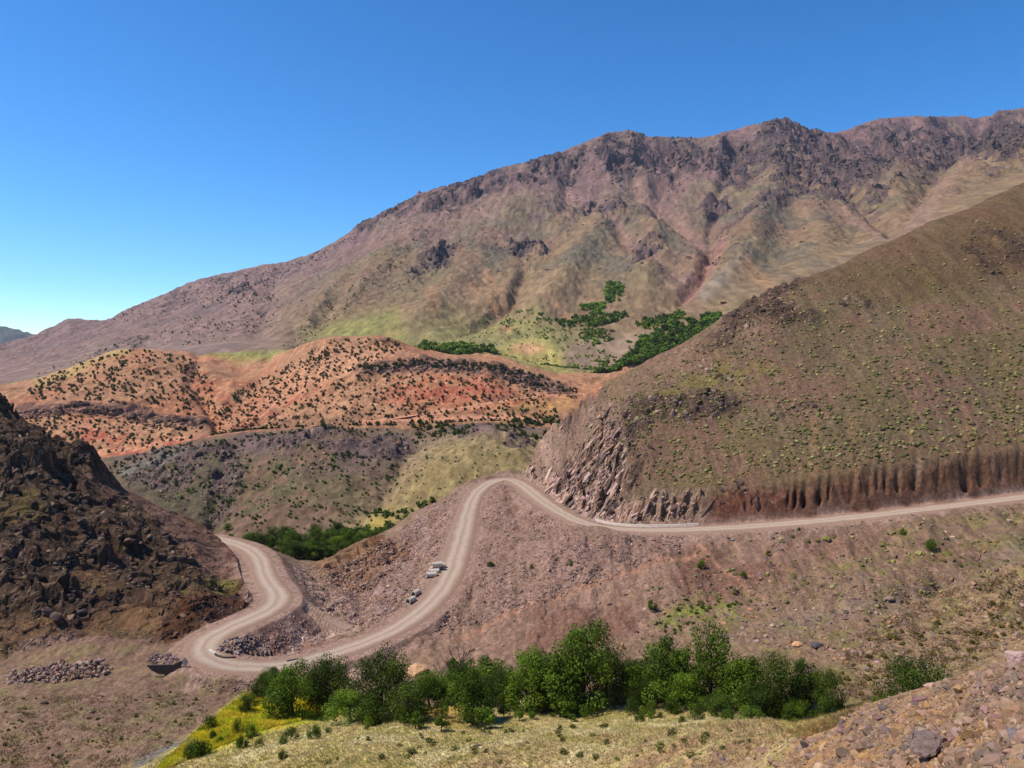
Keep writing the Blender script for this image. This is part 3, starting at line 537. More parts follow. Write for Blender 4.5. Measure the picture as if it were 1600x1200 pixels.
paint(i, S(150, 144, 138), g*poly(u, v, [(1090,460),(1140,440),(1180,400),(1150,440),(1100,475)], 8)*.35)
fr = s > 25; paint(i, S(92, 98, 92), fr*(.9+0*x))
i = sub((SS > 4.4) & (SS < 9.5)); u, v = U[i], V[i]
paint(i, S(162, 130, 113), np.maximum.reduce([poly(u, v, [(262,1045),(275,1010),(330,975),(345,1000),(325,1025),(350,1052),(440,1056),(440,1062),(300,1060)], 8), poly(u, v, [(430,920),(455,935),(462,955),(400,985),(380,975),(440,945)], 6), poly(u, v, [(700,930),(610,975),(540,1005),(545,990),(620,950),(660,890),(700,850),(712,860)], 10)*.6])*.85)
paint(i, S(170, 128, 110), np.maximum.reduce([line(u, v, [(720,985),(800,955),(900,915),(1000,885),(1095,865)], 4.5), line(u, v, [(1075,835),(1110,868),(1160,910),(1200,935)], 2.5), line(u, v, [(1430,830),(1480,870)], 3)*.4])*.95)
# fine mottling everywhere, dust beside the roads
i = sub(Z == Z); x, y = X[i], Y[i]; lg = np.log2(np.clip(y/120, .2, 30))
mot = np.zeros_like(x)
for k_ in range(-2, 5):
    wt = np.clip(1-np.abs(lg-k_), 0, 1); q = 1.1*2.0**k_; j = np.nonzero(wt > 0)[0]
    ys_ = 1 + 1.4*sstep(-.5, 1.5, lg[j]) + 1.6*sstep(1.8, 3.2, lg[j]); mot[j] += wt[j]*fbm(x[j]/q, y[j]/q/ys_, 4, 301+k_)
C[i] *= (1 + .30*mot)[:, None]; C[i] *= np.where((y < 250)[:, None], np.array([.875, .90, .825], F32), 1); LU = C[i].mean(1, keepdims=True); C[i] = np.clip(LU + 1.13*(C[i]-LU), .01, .9)
for D, hw, col in ((DM, 3.6, S(162, 130, 113)), (DT, 3.0, S(208, 148, 112))):
    k = sub(D < hw+5); dd = D[k] + 2.2*fbm(X[k]/5, Y[k]/5, 4, 303); paint(k, col, (1-sstep(hw*.9, hw+2.2, dd))*(1-.9*np.clip(CUT[k]+NOSE[k], 0, 1)*sstep(4, 4.6, D[k])))
k = sub(DS < 4.5); paint(k, S(166, 136, 116), 1-sstep(1.6, 3.6, DS[k] + .8*fbm(X[k]/2, Y[k]/2, 3, 304)))
k = sub((DT < 4) | ((DT < 9) & (C[..., 0] > 2))); paint(k, S(214, 150, 116), 1-sstep(1.6, 3.4, DT[k]))
print('colour', round(time.time()-T0, 1))

# ---------------------------------------------------------------- materials
def mat(name, rough=.95):
    m = bpy.data.materials.new(name); m.use_nodes = True; t = m.node_tree; b = t.nodes['Principled BSDF']
    b.inputs['Roughness'].default_value = rough; b.inputs['Specular IOR Level'].default_value = .15
    return m, t, b
def nd(t, k, **kw):
    n = t.nodes.new(k)
    for a, b in kw.items(): setattr(n, a, b)
    return n
def terrain_mat(name, s1, s2, bump, amp=.35, dist=.3):
    m, t, b = mat(name); L = t.links.new
    at = nd(t, 'ShaderNodeAttribute', attribute_name='col'); geo = nd(t, 'ShaderNodeTexCoord')
    mp = nd(t, 'ShaderNodeMapping'); mp.inputs['Scale'].default_value = (1, .4, .6) if s1 < .1 else (1, .6, .8); L(geo.outputs['Object'], mp.inputs[0])
    n1 = nd(t, 'ShaderNodeTexNoise'); n1.inputs['Scale'].default_value = s1; n1.inputs['Detail'].default_value = 6; n1.inputs['Roughness'].default_value = .65
    v1 = nd(t, 'ShaderNodeTexVoronoi'); v1.inputs['Scale'].default_value = s2; v1.inputs['Randomness'].default_value = 1
    L(mp.outputs[0], n1.inputs['Vector']); L(mp.outputs[0], v1.inputs['Vector'])
    r1 = nd(t, 'ShaderNodeMapRange'); r1.inputs[1].default_value = .3; r1.inputs[2].default_value = .7; r1.inputs[3].default_value = 1-amp; r1.inputs[4].default_value = 1+amp
    L(n1.outputs[0], r1.inputs[0])
    hs = nd(t, 'ShaderNodeSeparateColor'); L(v1.outputs['Color'], hs.inputs[0])
    r2 = nd(t, 'ShaderNodeMapRange'); r2.inputs[3].default_value = 1-amp*.7; r2.inputs[4].default_value = 1+amp*.7; L(hs.outputs[0], r2.inputs[0])
    mm = nd(t, 'ShaderNodeMath', operation='MULTIPLY'); L(r1.outputs[0], mm.inputs[0]); L(r2.outputs[0], mm.inputs[1])
    vm = nd(t, 'ShaderNodeVectorMath', operation='SCALE'); L(at.outputs['Color'], vm.inputs[0]); L(mm.outputs[0], vm.inputs['Scale']); L(vm.outputs[0], b.inputs['Base Color'])
    ad = nd(t, 'ShaderNodeMath', operation='ADD'); L(n1.outputs[0], ad.inputs[0]); L(hs.outputs[1], ad.inputs[1])
    bp = nd(t, 'ShaderNodeBump'); bp.inputs['Strength'].default_value = bump; bp.inputs['Distance'].default_value = dist; L(ad.outputs[0], bp.inputs['Height']); L(bp.outputs[0], b.inputs['Normal'])
    return m
MT_NEAR = terrain_mat('stony_soil', 1.6, 3.2, .8, .30, .22)
MT_ROCK = terrain_mat('crag_rock', .9, 1.8, .9, .34, .35)
MT_MID = terrain_mat('hill_soil', .35, .6, .8, .26, .8)
MT_FAR = terrain_mat('mountain_rock', .06, .11, .9, .22, 4.5)

def mesh_from(name, verts, faces, mats, col=None, smooth=True, fsize=None):
    """verts (n,3); faces (m,k)"""
    me = bpy.data.meshes.new(name); nv = len(verts); nf, k = faces.shape
    me.vertices.add(nv); me.vertices.foreach_set('co', np.ascontiguousarray(verts, F32).ravel())
    me.loops.add(nf*k); me.loops.foreach_set('vertex_index', np.ascontiguousarray(faces, np.int32).ravel())
    me.polygons.add(nf); me.polygons.foreach_set('loop_start', np.arange(0, nf*k, k, dtype=np.int32)); me.polygons.foreach_set('loop_total', np.full(nf, k, np.int32))
    if smooth: me.polygons.foreach_set('use_smooth', np.ones(nf, bool))
    else: me.polygons.foreach_set('use_smooth', np.zeros(nf, bool))
    if col is not None:
        a = me.attributes.new('col', 'FLOAT_COLOR', 'POINT'); c4 = np.ones((nv, 4), F32); c4[:, :3] = col; a.data.foreach_set('color', c4.ravel())
    for m in (mats if isinstance(mats, list) else [mats]): me.materials.append(m)
    me.update(calc_edges=True); return me
def link(me, name, parent=None, **props):
    o = bpy.data.objects.new(name, me); COL.objects.link(o)
    if parent is not None: o.parent = parent
    for k, v in props.items(): o[k] = v
    return o
def tag(o, label=None, cat=None, group=None, kind=None):
    if label: o['label'] = label
    if cat: o['category'] = cat
    if group: o['group'] = group
    if kind: o['kind'] = kind
    return o
# split the sheet into the ground, the rocky hill, the hillside, the hills and the mountain (shared borders)
cat = np.zeros((NR-1, NC-1), np.int8); s4 = SS[:-1, :-1]
cat[(LH[:-1, :-1] > .5)] = 1; cat[(RH[:-1, :-1] > .5)] = 2; cat[s4 >= 11] = 3; cat[s4 >= 14.5] = 4; cat[s4 >= 19] = 5
idx = np.arange(NR*NC).reshape(NR, NC)
Q = np.stack([idx[:-1, :-1], idx[:-1, 1:], idx[1:, 1:], idx[1:, :-1]], -1)
VV = np.stack([X, Y, Z], -1).reshape(-1, 3); CC = np.clip(C, .004, .9).reshape(-1, 3)
for c_, (nm, mt) in enumerate([('ground', MT_NEAR), ('rocky_hill', MT_ROCK), ('hillside', MT_NEAR), ('green_hill', MT_MID), ('red_hills', MT_MID), ('mountain', MT_FAR)]):
    q = Q[cat == c_]; us, inv = np.unique(q, return_inverse=True)
    tag(link(mesh_from(nm, VV[us], inv.reshape(q.shape), mt, CC[us], nm != 'rocky_hill'), nm), kind='structure')
print('terrain mesh', round(time.time()-T0, 1))

# ---------------------------------------------------------------- roads as sheets on their benches
def road_mat(name, base, rut, side, s=1.0):
    m, t, b = mat(name); L = t.links.new
    at = nd(t, 'ShaderNodeAttribute', attribute_name='across'); tc_ = nd(t, 'ShaderNodeTexCoord')
    n1 = nd(t, 'ShaderNodeTexNoise'); n1.inputs['Scale'].default_value = .35*s; n1.inputs['Detail'].default_value = 5; L(tc_.outputs['Object'], n1.inputs['Vector'])
    n2 = nd(t, 'ShaderNodeTexNoise'); n2.inputs['Scale'].default_value = 6*s; n2.inputs['Detail'].default_value = 4; L(tc_.outputs['Object'], n2.inputs['Vector'])
    w_ = nd(t, 'ShaderNodeMath', operation='MULTIPLY_ADD'); L(n1.outputs[0], w_.inputs[0]); w_.inputs[1].default_value = .2; L(at.outputs['Fac'], w_.inputs[2])
    w2 = nd(t, 'ShaderNodeMath', operation='SUBTRACT'); L(w_.outputs[0], w2.inputs[0]); w2.inputs[1].default_value = .1
    cr = nd(t, 'ShaderNodeValToRGB'); e = cr.color_ramp.elements; L(w2.outputs[0], cr.inputs[0])
    stops = [(0, side), (.14, side), (.24, base), (.32, rut), (.40, rut), (.47, base), (.53, base), (.60, rut), (.68, rut), (.77, base), (.87, side), (1, side)]
    e[0].position = 0; e[0].color = (*stops[0][1], 1); e[1].position = 1; e[1].color = (*stops[-1][1], 1)
    for p_, c_ in stops[1:-1]: q = e.new(p_); q.color = (*c_, 1)
    r = nd(t, 'ShaderNodeMapRange'); r.inputs[1].default_value = .3; r.inputs[2].default_value = .7; r.inputs[3].default_value = .78; r.inputs[4].default_value = 1.18; L(n2.outputs[0], r.inputs[0])
    vm = nd(t, 'ShaderNodeVectorMath', operation='SCALE'); L(cr.outputs[0], vm.inputs[0]); L(r.outputs[0], vm.inputs['Scale']); L(vm.outputs[0], b.inputs['Base Color'])
    bp = nd(t, 'ShaderNodeBump'); bp.inputs['Strength'].default_value = .5; bp.inputs['Distance'].default_value = .05; L(n2.outputs[0], bp.inputs['Height']); L(bp.outputs[0], b.inputs['Normal'])
    return m
def ribbon(P, hw, mt, name, lift=.07, n=13):
    T = np.gradient(P[:, :2], axis=0); T /= np.linalg.norm(T, axis=1)[:, None]+1e-9; Nn = np.stack([T[:, 1], -T[:, 0]], 1)
    a = np.linspace(-1, 1, n); wv = hw*(1 + .08*np.sin(np.arange(len(P))*.05) + .05*rng.standard_normal(len(P)).cumsum()*0)
    V3 = np.zeros((len(P), n, 3)); V3[..., :2] = P[:, None, :2] + Nn[:, None]*(a[None, :]*wv[:, None])[..., None]
    V3[..., 2] = P[:, None, 2] + lift - .045*(np.abs(np.abs(a)-.32) < .12)[None, :] - .17*(np.abs(a) > .99)[None, :]
    ii = np.arange(len(P)*n).reshape(-1, n); q = np.stack([ii[:-1, :-1], ii[:-1, 1:], ii[1:, 1:], ii[1:, :-1]], -1).reshape(-1, 4)
    me = mesh_from(name, V3.reshape(-1, 3), q, mt); at = me.attributes.new('across', 'FLOAT', 'POINT'); at.data.foreach_set('value', np.tile((a+1)/2, len(P)).astype(F32))
    return tag(link(me, name), kind='structure')
RM_MAIN = road_mat('gravel_road', S(176, 150, 130, .7), S(191, 169, 148, .7), S(162, 131, 110, .68))
RM_TRK = road_mat('red_track', S(222, 160, 126), S(228, 170, 136), S(206, 140, 108), .4)
RM_TRK2 = road_mat('side_track', S(170, 140, 120, .7), S(180, 152, 132, .7), S(160, 128, 109, .7))
ribbon(MAIN, 2.7, RM_MAIN, 'road')
ribbon(SIDE[14:], 1.5, RM_TRK2, 'dirt_track', .06, 9)
for P in TRK: ribbon(P, 1.7, RM_TRK, 'dirt_track', .12, 9)
#@@OBJECTS
# ---------------------------------------------------------------- shared builders
def simple_mat(name, vary=.25, rough=.9, scale=3., bump=.4, dist=.05, trans=0):
    """albedo from the mesh colours, varied per object and by noise"""
    m, t, b = mat(name, rough); L = t.links.new
    at = nd(t, 'ShaderNodeAttribute', attribute_name='col'); oi = nd(t, 'ShaderNodeObjectInfo'); tc_ = nd(t, 'ShaderNodeTexCoord')
    n = nd(t, 'ShaderNodeTexNoise'); n.inputs['Scale'].default_value = scale; n.inputs['Detail'].default_value = 5; L(tc_.outputs['Object'], n.inputs['Vector'])
    r = nd(t, 'ShaderNodeMapRange'); r.inputs[3].default_value = 1-vary; r.inputs[4].default_value = 1+vary; L(oi.outputs['Random'], r.inputs[0])
    r2 = nd(t, 'ShaderNodeMapRange'); r2.inputs[1].default_value = .3; r2.inputs[2].default_value = .7; r2.inputs[3].default_value = .75; r2.inputs[4].default_value = 1.25; L(n.outputs[0], r2.inputs[0])
    mm = nd(t, 'ShaderNodeMath', operation='MULTIPLY'); L(r.outputs[0], mm.inputs[0]); L(r2.outputs[0], mm.inputs[1])
    vm = nd(t, 'ShaderNodeVectorMath', operation='SCALE'); L(at.outputs['Color'], vm.inputs[0]); L(mm.outputs[0], vm.inputs['Scale']); L(vm.outputs[0], b.inputs['Base Color'])
    if bump:
        bp = nd(t, 'ShaderNodeBump'); bp.inputs['Strength'].default_value = bump; bp.inputs['Distance'].default_value = dist; L(n.outputs[0], bp.inputs['Height']); L(bp.outputs[0], b.inputs['Normal'])
    if trans:
        tr = nd(t, 'ShaderNodeBsdfTranslucent'); L(vm.outputs[0], tr.inputs[0]); mx = nd(t, 'ShaderNodeMixShader'); mx.inputs[0].default_value = trans
        L(b.outputs[0], mx.inputs[1]); L(tr.outputs[0], mx.inputs[2]); L(mx.outputs[0], t.nodes['Material Output'].inputs[0])
    return m
M_ROCK = simple_mat('rock', .22, .9, 5., .7, .05)
M_LEAF = simple_mat('leaf', .22, .7, .8, 0, 0, .32)
M_BARK = simple_mat('bark', .15, .9, 6., .6, .03)
M_GRASS = simple_mat('grass_blade', .1, .8, .5, 0, 0, .25)
M_CONC = simple_mat('concrete', .08, .85, 3., .3, .02)
def hull_rock(seed, n=15, flat=.7):
    r = np.random.default_rng(seed); p = r.standard_normal((n, 3)); p /= np.linalg.norm(p, axis=1)[:, None]; p *= r.uniform(.75, 1.1, (n, 1)); p *= [1, r.uniform(.65, 1), flat*r.uniform(.7, 1.1)]
    bm = bmesh.new(); [bm.verts.new(q) for q in p]; g = bmesh.ops.convex_hull(bm, input=bm.verts)
    bmesh.ops.delete(bm, geom=[v for v in bm.verts if not v.link_faces], context='VERTS')
    bm.verts.ensure_lookup_table(); v = np.array([x.co[:] for x in bm.verts], F32); f = np.array([[y.index for y in x.verts] for x in bm.faces], np.int32)
    bm.free(); return v, f
ROCKS = [hull_rock(s, 14+(s % 4)*2, .72) for s in range(9)]
def big_rock(seed, n=26):
    """angular block: hull, bevelled and roughened"""
    r = np.random.default_rng(seed+500); v, f = hull_rock(seed+100, n, .75); bm = bmesh.new(); vs = [bm.verts.new(q) for q in v]
    for t in f: bm.faces.new([vs[k] for k in t])
    bmesh.ops.dissolve_limit(bm, angle_limit=.35, verts=bm.verts, edges=bm.edges)
    bmesh.ops.bevel(bm, geom=bm.edges[:]+bm.verts[:], offset=.05, segments=1, affect='EDGES')
    bmesh.ops.triangulate(bm, faces=bm.faces); bmesh.ops.subdivide_edges(bm, edges=bm.edges[:], cuts=2, use_grid_fill=True)
    bmesh.ops.triangulate(bm, faces=bm.faces)
    bm.verts.ensure_lookup_table(); co = np.array([x.co[:] for x in bm.verts], F32); f = np.array([[y.index for y in x.verts] for x in bm.faces], np.int32); bm.free()
    d = fbm(co[:, 0]*2.2+seed, co[:, 1]*2.2+co[:, 2]*1.7, 4, 401); st = perlin(co[:, 2]*7+co[:, 0], co[:, 1]*.6, 405)
    co += co*(.10*d + .04*st)[:, None]; return co, f
def col_at(P):
    t = P[:, 0]/P[:, 1]; c0 = np.clip(np.round(np.interp(t, tc, np.arange(NC))).astype(int), 0, NC-1); out = np.zeros((len(P), 3))
    for q in np.unique(c0):
        s = np.nonzero(c0 == q)[0]; j = np.clip(np.searchsorted(Y[:, q], P[s, 1]), 0, NR-1); out[s] = C[j, q]
    return out
def rots(n, tilt=.5, seed=None):
    r = rng if seed is None else np.random.default_rng(seed)
    a = r.uniform(0, 2*np.pi, n); bx = r.normal(0, tilt, n); by = r.normal(0, tilt, n)
    ca, sa, cx, sx, cy, sy = np.cos(a), np.sin(a), np.cos(bx), np.sin(bx), np.cos(by), np.sin(by)
    Rz = np.zeros((n, 3, 3)); Rz[:, 0, 0] = ca; Rz[:, 0, 1] = -sa; Rz[:, 1, 0] = sa; Rz[:, 1, 1] = ca; Rz[:, 2, 2] = 1
    Rx = np.zeros((n, 3, 3)); Rx[:, 0, 0] = 1; Rx[:, 1, 1] = cx; Rx[:, 1, 2] = -sx; Rx[:, 2, 1] = sx; Rx[:, 2, 2] = cx
    Ry = np.zeros((n, 3, 3)); Ry[:, 1, 1] = 1; Ry[:, 0, 0] = cy; Ry[:, 0, 2] = sy; Ry[:, 2, 0] = -sy; Ry[:, 2, 2] = cy
    return Rx @ Ry @ Rz
def merged(name, temps, P, size, cols, mt, tilt=.5, sink=.25, stretch=None, fix=None, **props):
    """one mesh out of many copies of small templates (things nobody could count)"""
    n = len(P); which = rng.integers(0, len(temps), n); R = rots(n, tilt)
    if fix is not None: a_ = rng.normal(-.95, .2, n); R = np.zeros((n, 3, 3)); R[:, 0, 0] = np.cos(a_); R[:, 0, 2] = np.sin(a_); R[:, 2, 0] = -np.sin(a_); R[:, 2, 2] = np.cos(a_); R[:, 1, 1] = 1
    VL, FL, CL = [], [], []; off = 0
    sz = np.asarray(size, float)
    if stretch is None: stretch = np.ones((n, 3))
    for k, tp in enumerate(temps):
        v, f = tp[0], tp[1]; s = np.nonzero(which == k)[0]
        if not len(s): continue
        w_ = np.einsum('nij,nvj->nvi', R[s], v[None]*stretch[s][:, None])*sz[s][:, None, None] + P[s][:, None]; w_[..., 2] -= (sink*sz[s])[:, None]
        c = cols[s][:, None]*(tp[2][None] if len(tp) > 2 else np.ones((1, len(v), 3)))
        VL.append(w_.reshape(-1, 3)); FL.append((f[None] + (np.arange(len(s))*len(v))[:, None, None] + off).reshape(-1, f.shape[1])); CL.append(np.broadcast_to(c, (len(s), len(v), 3)).reshape(-1, 3)); off += len(s)*len(v)
    o = link(mesh_from(name, np.concatenate(VL), np.concatenate(FL), mt, np.concatenate(CL), False), name)
    tag(o, kind='stuff', **props); return o
def pick(n, pts, dens=None, kmin=0, seed=0, smax=None, smin=None):
    """random photo pixels inside a region, carried on to the terrain"""
    r = np.random.default_rng(seed+1000); pts = np.array(pts, float); lo, hi = pts.min(0), pts.max(0); U_, V_ = [], []; c = 0
    while c < n:
        u = r.uniform(lo[0], hi[0], n*2); v = r.uniform(lo[1], hi[1], n*2); k = in_poly(u, v, [tuple(p) for p in pts])
        if dens is not None: k &= r.uniform(0, 1, len(u)) < dens(u, v)
        U_.append(u[k]); V_.append(v[k]); c += k.sum()
        if len(U_) > 60: break
    u = np.concatenate(U_)[:n]; v = np.concatenate(V_)[:n]; P, s = rc_many(u, v, kmin); k = np.ones(len(u), bool)
    if smax is not None: k &= s < smax
    if smin is not None: k &= s > smin
    return P[k], u[k], v[k], s[k]
def vary(cols, n, sd=.14, seed=0):
    r = np.random.default_rng(seed+50); c = np.array(cols)[r.integers(0, len(cols), n)]; return np.clip(c*(1+r.normal(0, sd, (n, 1)))*(1+r.normal(0, .04, (n, 3))), .01, .9)
def road_clear(P, d=4.2):
    D = np.full(len(P), 1e9)
    for k in range(0, len(MAIN), 4): D = np.minimum(D, np.hypot(P[:, 0]-MAIN[k, 0], P[:, 1]-MAIN[k, 1]))
    for k in range(0, len(SIDE), 2): D = np.minimum(D, np.hypot(P[:, 0]-SIDE[k, 0], P[:, 1]-SIDE[k, 1])+d-1.7)
    return D > d
def lg(n, a, b, p, seed):
    """power law sizes"""
    r = np.random.default_rng(seed+9); q = r.uniform(0, 1, n); return (a**-p + q*(b**-p - a**-p))**(-1/p)

# ---------------------------------------------------------------- scree, rubble and crag stones (uncountable)
PK, GY_, TN, DK, PU, OR = S(180,148,134), S(136,122,116), S(178,146,118), S(90,74,68), S(144,112,102), S(180,132,92)
def rocks(name, n, pts, a, b, cols, seed, p=2.2, dens=None, kmin=0, smax=11.5, smin=None, sink=.2, clear=4.0, tilt=.5):
    P, u, v, s = pick(n, pts, dens, kmin, seed, smax, smin)
    if clear: k = road_clear(P, clear); P = P[k]
    merged(name, ROCKS, P, lg(len(P), a, b, p, seed)*.5, .72*vary(cols, len(P), .26, seed)+.28*np.clip(col_at(P), .02, .8)*1.05, M_ROCK, tilt, sink)
FG = [(1020,1215),(1110,1165),(1240,1150),(1350,1100),(1480,1060),(1560,1022),(1640,1000),(1640,1215)]
rocks('scree', 17000, FG, .03, .16, [PU*.85, GY_*.8, TN*.75, PU*.65, PK*.75, DK, PU*.8, OR*.75], 1, 1.6, smax=3.0, clear=0, sink=.12)
rocks('scree', 3200, FG, .13, .7, [PU*.75, GY_*.75, TN*.65, PK*.65, DK*1.1, PU*.65, GY_*.6, DK*.9], 22, 2.0, smax=3.0, clear=0, sink=.2, tilt=.4)
rocks('scree', 7000, [(1600,995),(1700,970),(1950,900),(1950,1400),(1400,1400),(1500,1215),(1600,1215)], .05, .6, [PU*.8, GY_*.75, TN*.7, PU*.65, PK*.7, DK, OR*.7], 51, 1.8, smax=3.0, clear=0, sink=.15)
rocks('rubble', 3200, [(560,1215),(700,1175),(820,1150),(1000,1128),(1150,1135),(1230,1150),(1110,1215)], .08, .35, [PU, TN, PK, OR, DK*1.3], 2, 2.2, smax=4.2, clear=0, sink=.15,
      dens=lambda u, v: .15+.85*sstep(1120, 1210, v+(u-900)*.12))
rocks('scree', 6500, [(500,965),(500,900),(620,830),(720,762),(716,850),(690,905),(620,960),(560,990)], .28, 1.3, [PK, PU, PK*1.2, PU*.75, TN, DK*1.1], 3, 1.9)
rocks('scree', 6500, [(760,770),(800,750),(850,800),(920,835),(1070,838),(1060,870),(900,925),(760,975),(660,1010),(700,950),(740,880)], .25, 1.1, [PK*1.1, PU*.7, PK*.95, PU*1.1, GY_, DK*1.0], 4, 2.1, dens=lambda u, v: .25+.75*sstep(-.2, .3, fbm(u/40., v/25., 3, 411)))
rocks('rubble', 4200, [(700,1040),(760,980),(1060,880),(1100,840),(1600,785),(1600,1010),(1490,1060),(1360,1100),(1320,1040),(1150,1000),(950,1000),(860,1030)], .25, 1.3, [PU*1.1, GY_, TN*1.05, PU*.75, DK, PK*1.1, OR], 5, 1.9, dens=lambda u, v: .12+.88*sstep(850, 960, v)*sstep(950, 1150, u)+.3*sstep(0, .3, fbm(u/50., v/30., 3, 412)), smin=4.5)
rocks('rubble', 2000, [(0,1200),(0,1070),(60,1075),(200,1060),(300,1060),(440,1070),(350,1110),(240,1200)], .12, .5, [PU, PK, GY_, TN], 6, 2.5, smin=1.0)
rocks('rubble', 1300, [(280,1055),(340,1062),(440,1064),(560,1040),(560,1075),(440,1085),(330,1080)], .15, .6, [PU, PK, GY_, TN], 7, 2.3)
rocks('rubble', 900, [(345,1002),(420,985),(455,955),(505,985),(545,985),(520,1003),(450,1030),(350,1025)], .2, .8, [PK*1.15, PK*1.25, TN*1.1, PU*1.1, OR], 8, 2.2, clear=3.6)
rocks('rubble', 1700, [(455,890),(500,885),(560,900),(560,960),(580,975),(535,975),(500,945)], .25, 1.3, [PK*1.05, PK*1.15, TN, PU, PK], 9, 2.0, clear=3.6)
rocks('rubble', 500, [(300,1000),(390,965),(425,940),(430,958),(400,985),(330,1012)], .08, .3, [PU, PK], 10, 2.5, clear=2.9)
rocks('crag', 3000, [(0,640),(60,650),(140,710),(200,780),(300,860),(330,900),(280,990),(0,1020)], .3, 2.4, [DK*.85, S(84,66,54), PU*.65, TN*.75, S(112,88,70), DK*.6], 11, 2.0, dens=lambda u, v: .04+.96*sstep(.0, .25, fbm(u/45., v/35., 3, 421)-.3*sstep(900, 990, v)), clear=4.5, sink=.3)
rocks('scree', 4200, [(120,715),(200,765),(300,820),(385,860),(420,935),(330,985),(230,830)], .15, .9, [PU*.85, PU*.7, DK*1.1, PK*.75], 12, 2.4, clear=4.2)
rocks('rubble', 2200, [(0,1020),(0,960),(300,990),(245,1005),(130,1000)], .15, .7, [TN*.7, DK, PU*.8], 13, 2.4)
rocks('crag', 1500, [(920,610),(1000,580),(1200,455),(1260,430),(1270,500),(1180,540),(1120,660),(1000,660),(985,740),(930,735)], .4, 2.2, [DK*1.1, PU*.8, PK*.85, TN*.7], 14, 2.0, dens=lambda u, v: .15+.85*sstep(0, .3, fbm(u/35., v/18., 3, 431)), sink=.35)
rocks('scree', 3800, [(900,620),(1200,458),(1600,300),(1600,690),(1200,745),(960,770)], .15, .8, [PU*.85, TN*.75, DK*1.2], 15, 2.5, sink=.25)
rocks('crag', 700, [(825,735),(850,685),(905,620),(960,640),(975,690),(950,760),(1090,780),(1080,815),(950,815),(900,795)], .4, 1.9, [PK, TN, PU, DK, PK*1.1], 16, 2.0, sink=.4, tilt=.8)
rocks('crag', 1400, [(190,735),(260,705),(420,688),(560,675),(640,695),(720,672),(850,690),(800,700),(650,740),(480,760),(330,830)], .8, 3.5, [DK*1.05, PU*.85, DK*1.3, TN*.8], 17, 2.2, kmin=11, smax=14.4, dens=lambda u, v: .08+.92*sstep(.05, .35, fbm(u/30., v/16., 3, 441)), clear=0, sink=.4)
rocks('crag', 520, [(28,645),(130,628),(250,650),(325,655),(325,668),(240,668),(130,645),(40,655)], 2., 5.5, [DK, PU*.75, DK*.8], 18, 2.4, kmin=14.6, smax=19, clear=0, sink=.3)
rocks('crag', 800, [(555,582),(640,566),(700,562),(770,568),(830,588),(905,612),(895,622),(820,604),(760,584),(640,578)], 2., 5., [DK, PU*.75, DK*.8, GY_*.8], 19, 2.4, kmin=14.6, smax=19, clear=0, sink=.3)
rocks('crag', 3200, [(570,345),(700,290),(870,240),(970,206),(1210,188),(1400,184),(1600,170),(1600,240),(1450,270),(1300,330),(1180,300),(950,300),(700,330)], 5, 20, [DK*1.25, PU*.85, GY_*.75, PU*.75], 20, 2.2, kmin=19.5, smax=24, clear=0, sink=.55, dens=lambda u, v: .06+.94*sstep(0, .3, fbm(u/26., v/18., 3, 451)))
rocks('crag', 1500, [(350,430),(570,350),(700,330),(950,300),(1300,330),(1400,330),(1200,440),(1050,430),(900,420),(700,430),(560,480),(400,480)], 4, 13, [DK*1.3, PU*.85, GY_*.8], 21, 2.5, kmin=19.5, smax=24, clear=0, sink=.5, dens=lambda u, v: .03+.97*sstep(.15, .4, fbm(u/30., v/18., 3, 453)))

def crags(name, n, W, a, b, cols, seed, p=1.8, sink=.3, fix=None, sl=None):
    r = np.random.default_rng(seed+2000); w_ = (W*(np.abs(X/Y) < .72)).ravel().astype(float); cs = np.cumsum(w_); j = np.searchsorted(cs, r.uniform(0, cs[-1], n)); P = np.stack([X.ravel()[j], Y.ravel()[j], Z.ravel()[j]], 1).astype(float); P = P[road_clear(P, 4.4)] if b < 5 else P; n = len(P)
    st = np.stack([r.uniform(.6, 1.2, n), r.uniform(.5, 1., n), r.uniform(.8, 1.7, n)], 1); 
    if sl is not None: st = np.array(sl)*r.uniform(.7, 1.3, (n, 3))
    merged(name, ROCKS, P, lg(n, a, b, p, seed)*.5, .8*vary(cols, n, .2, seed)+.2*col_at(P), M_ROCK, .35, sink, st, fix)
crags('crag', 4200, np.clip(MC-.25, 0, 1)*(SS > 19.6)*(SS < 22.98)*Y, 7, 28, [DK*1.2, PU*.8, GY_*.65, DK*1.35, PU*.85], 41)
crags('crag', 1500, (RHO**1.5)*(SS < 11), .5, 2.8, [DK, PU*.7, DK*1.2, TN*.7], 42)
crags('crag', 2400, NOSE*(SS > 7)*(SS < 10.9)*(1+2.5*(SS > 8.6)), .7, 4.2, [PK*1.15, PK, PK*1.1, TN, PU, DK*1.2], 43, 1.9, .35, 'lean', (1.9, .8, .55))
crags('crag', 900, (M1C**1.5)*(SS > 11)*(SS < 14.3), 1.2, 5, [DK*1.1, PU*.7, DK*1.3], 44)
WB = S(104,80,62)
crags('crag', 160, (LH > .5)*(np.abs(SS-9.0) < .25)*(U < 160)*(U > -60)*1.0, 1.0, 4.5, [DK*.8, WB*.6, DK*.6], 46, 1.5, .4)
crags('crag', 500, (LHC**3)*(LH > .5), .5, 2.6, [WB, WB*.7, PU*.7, TN*.65], 45)

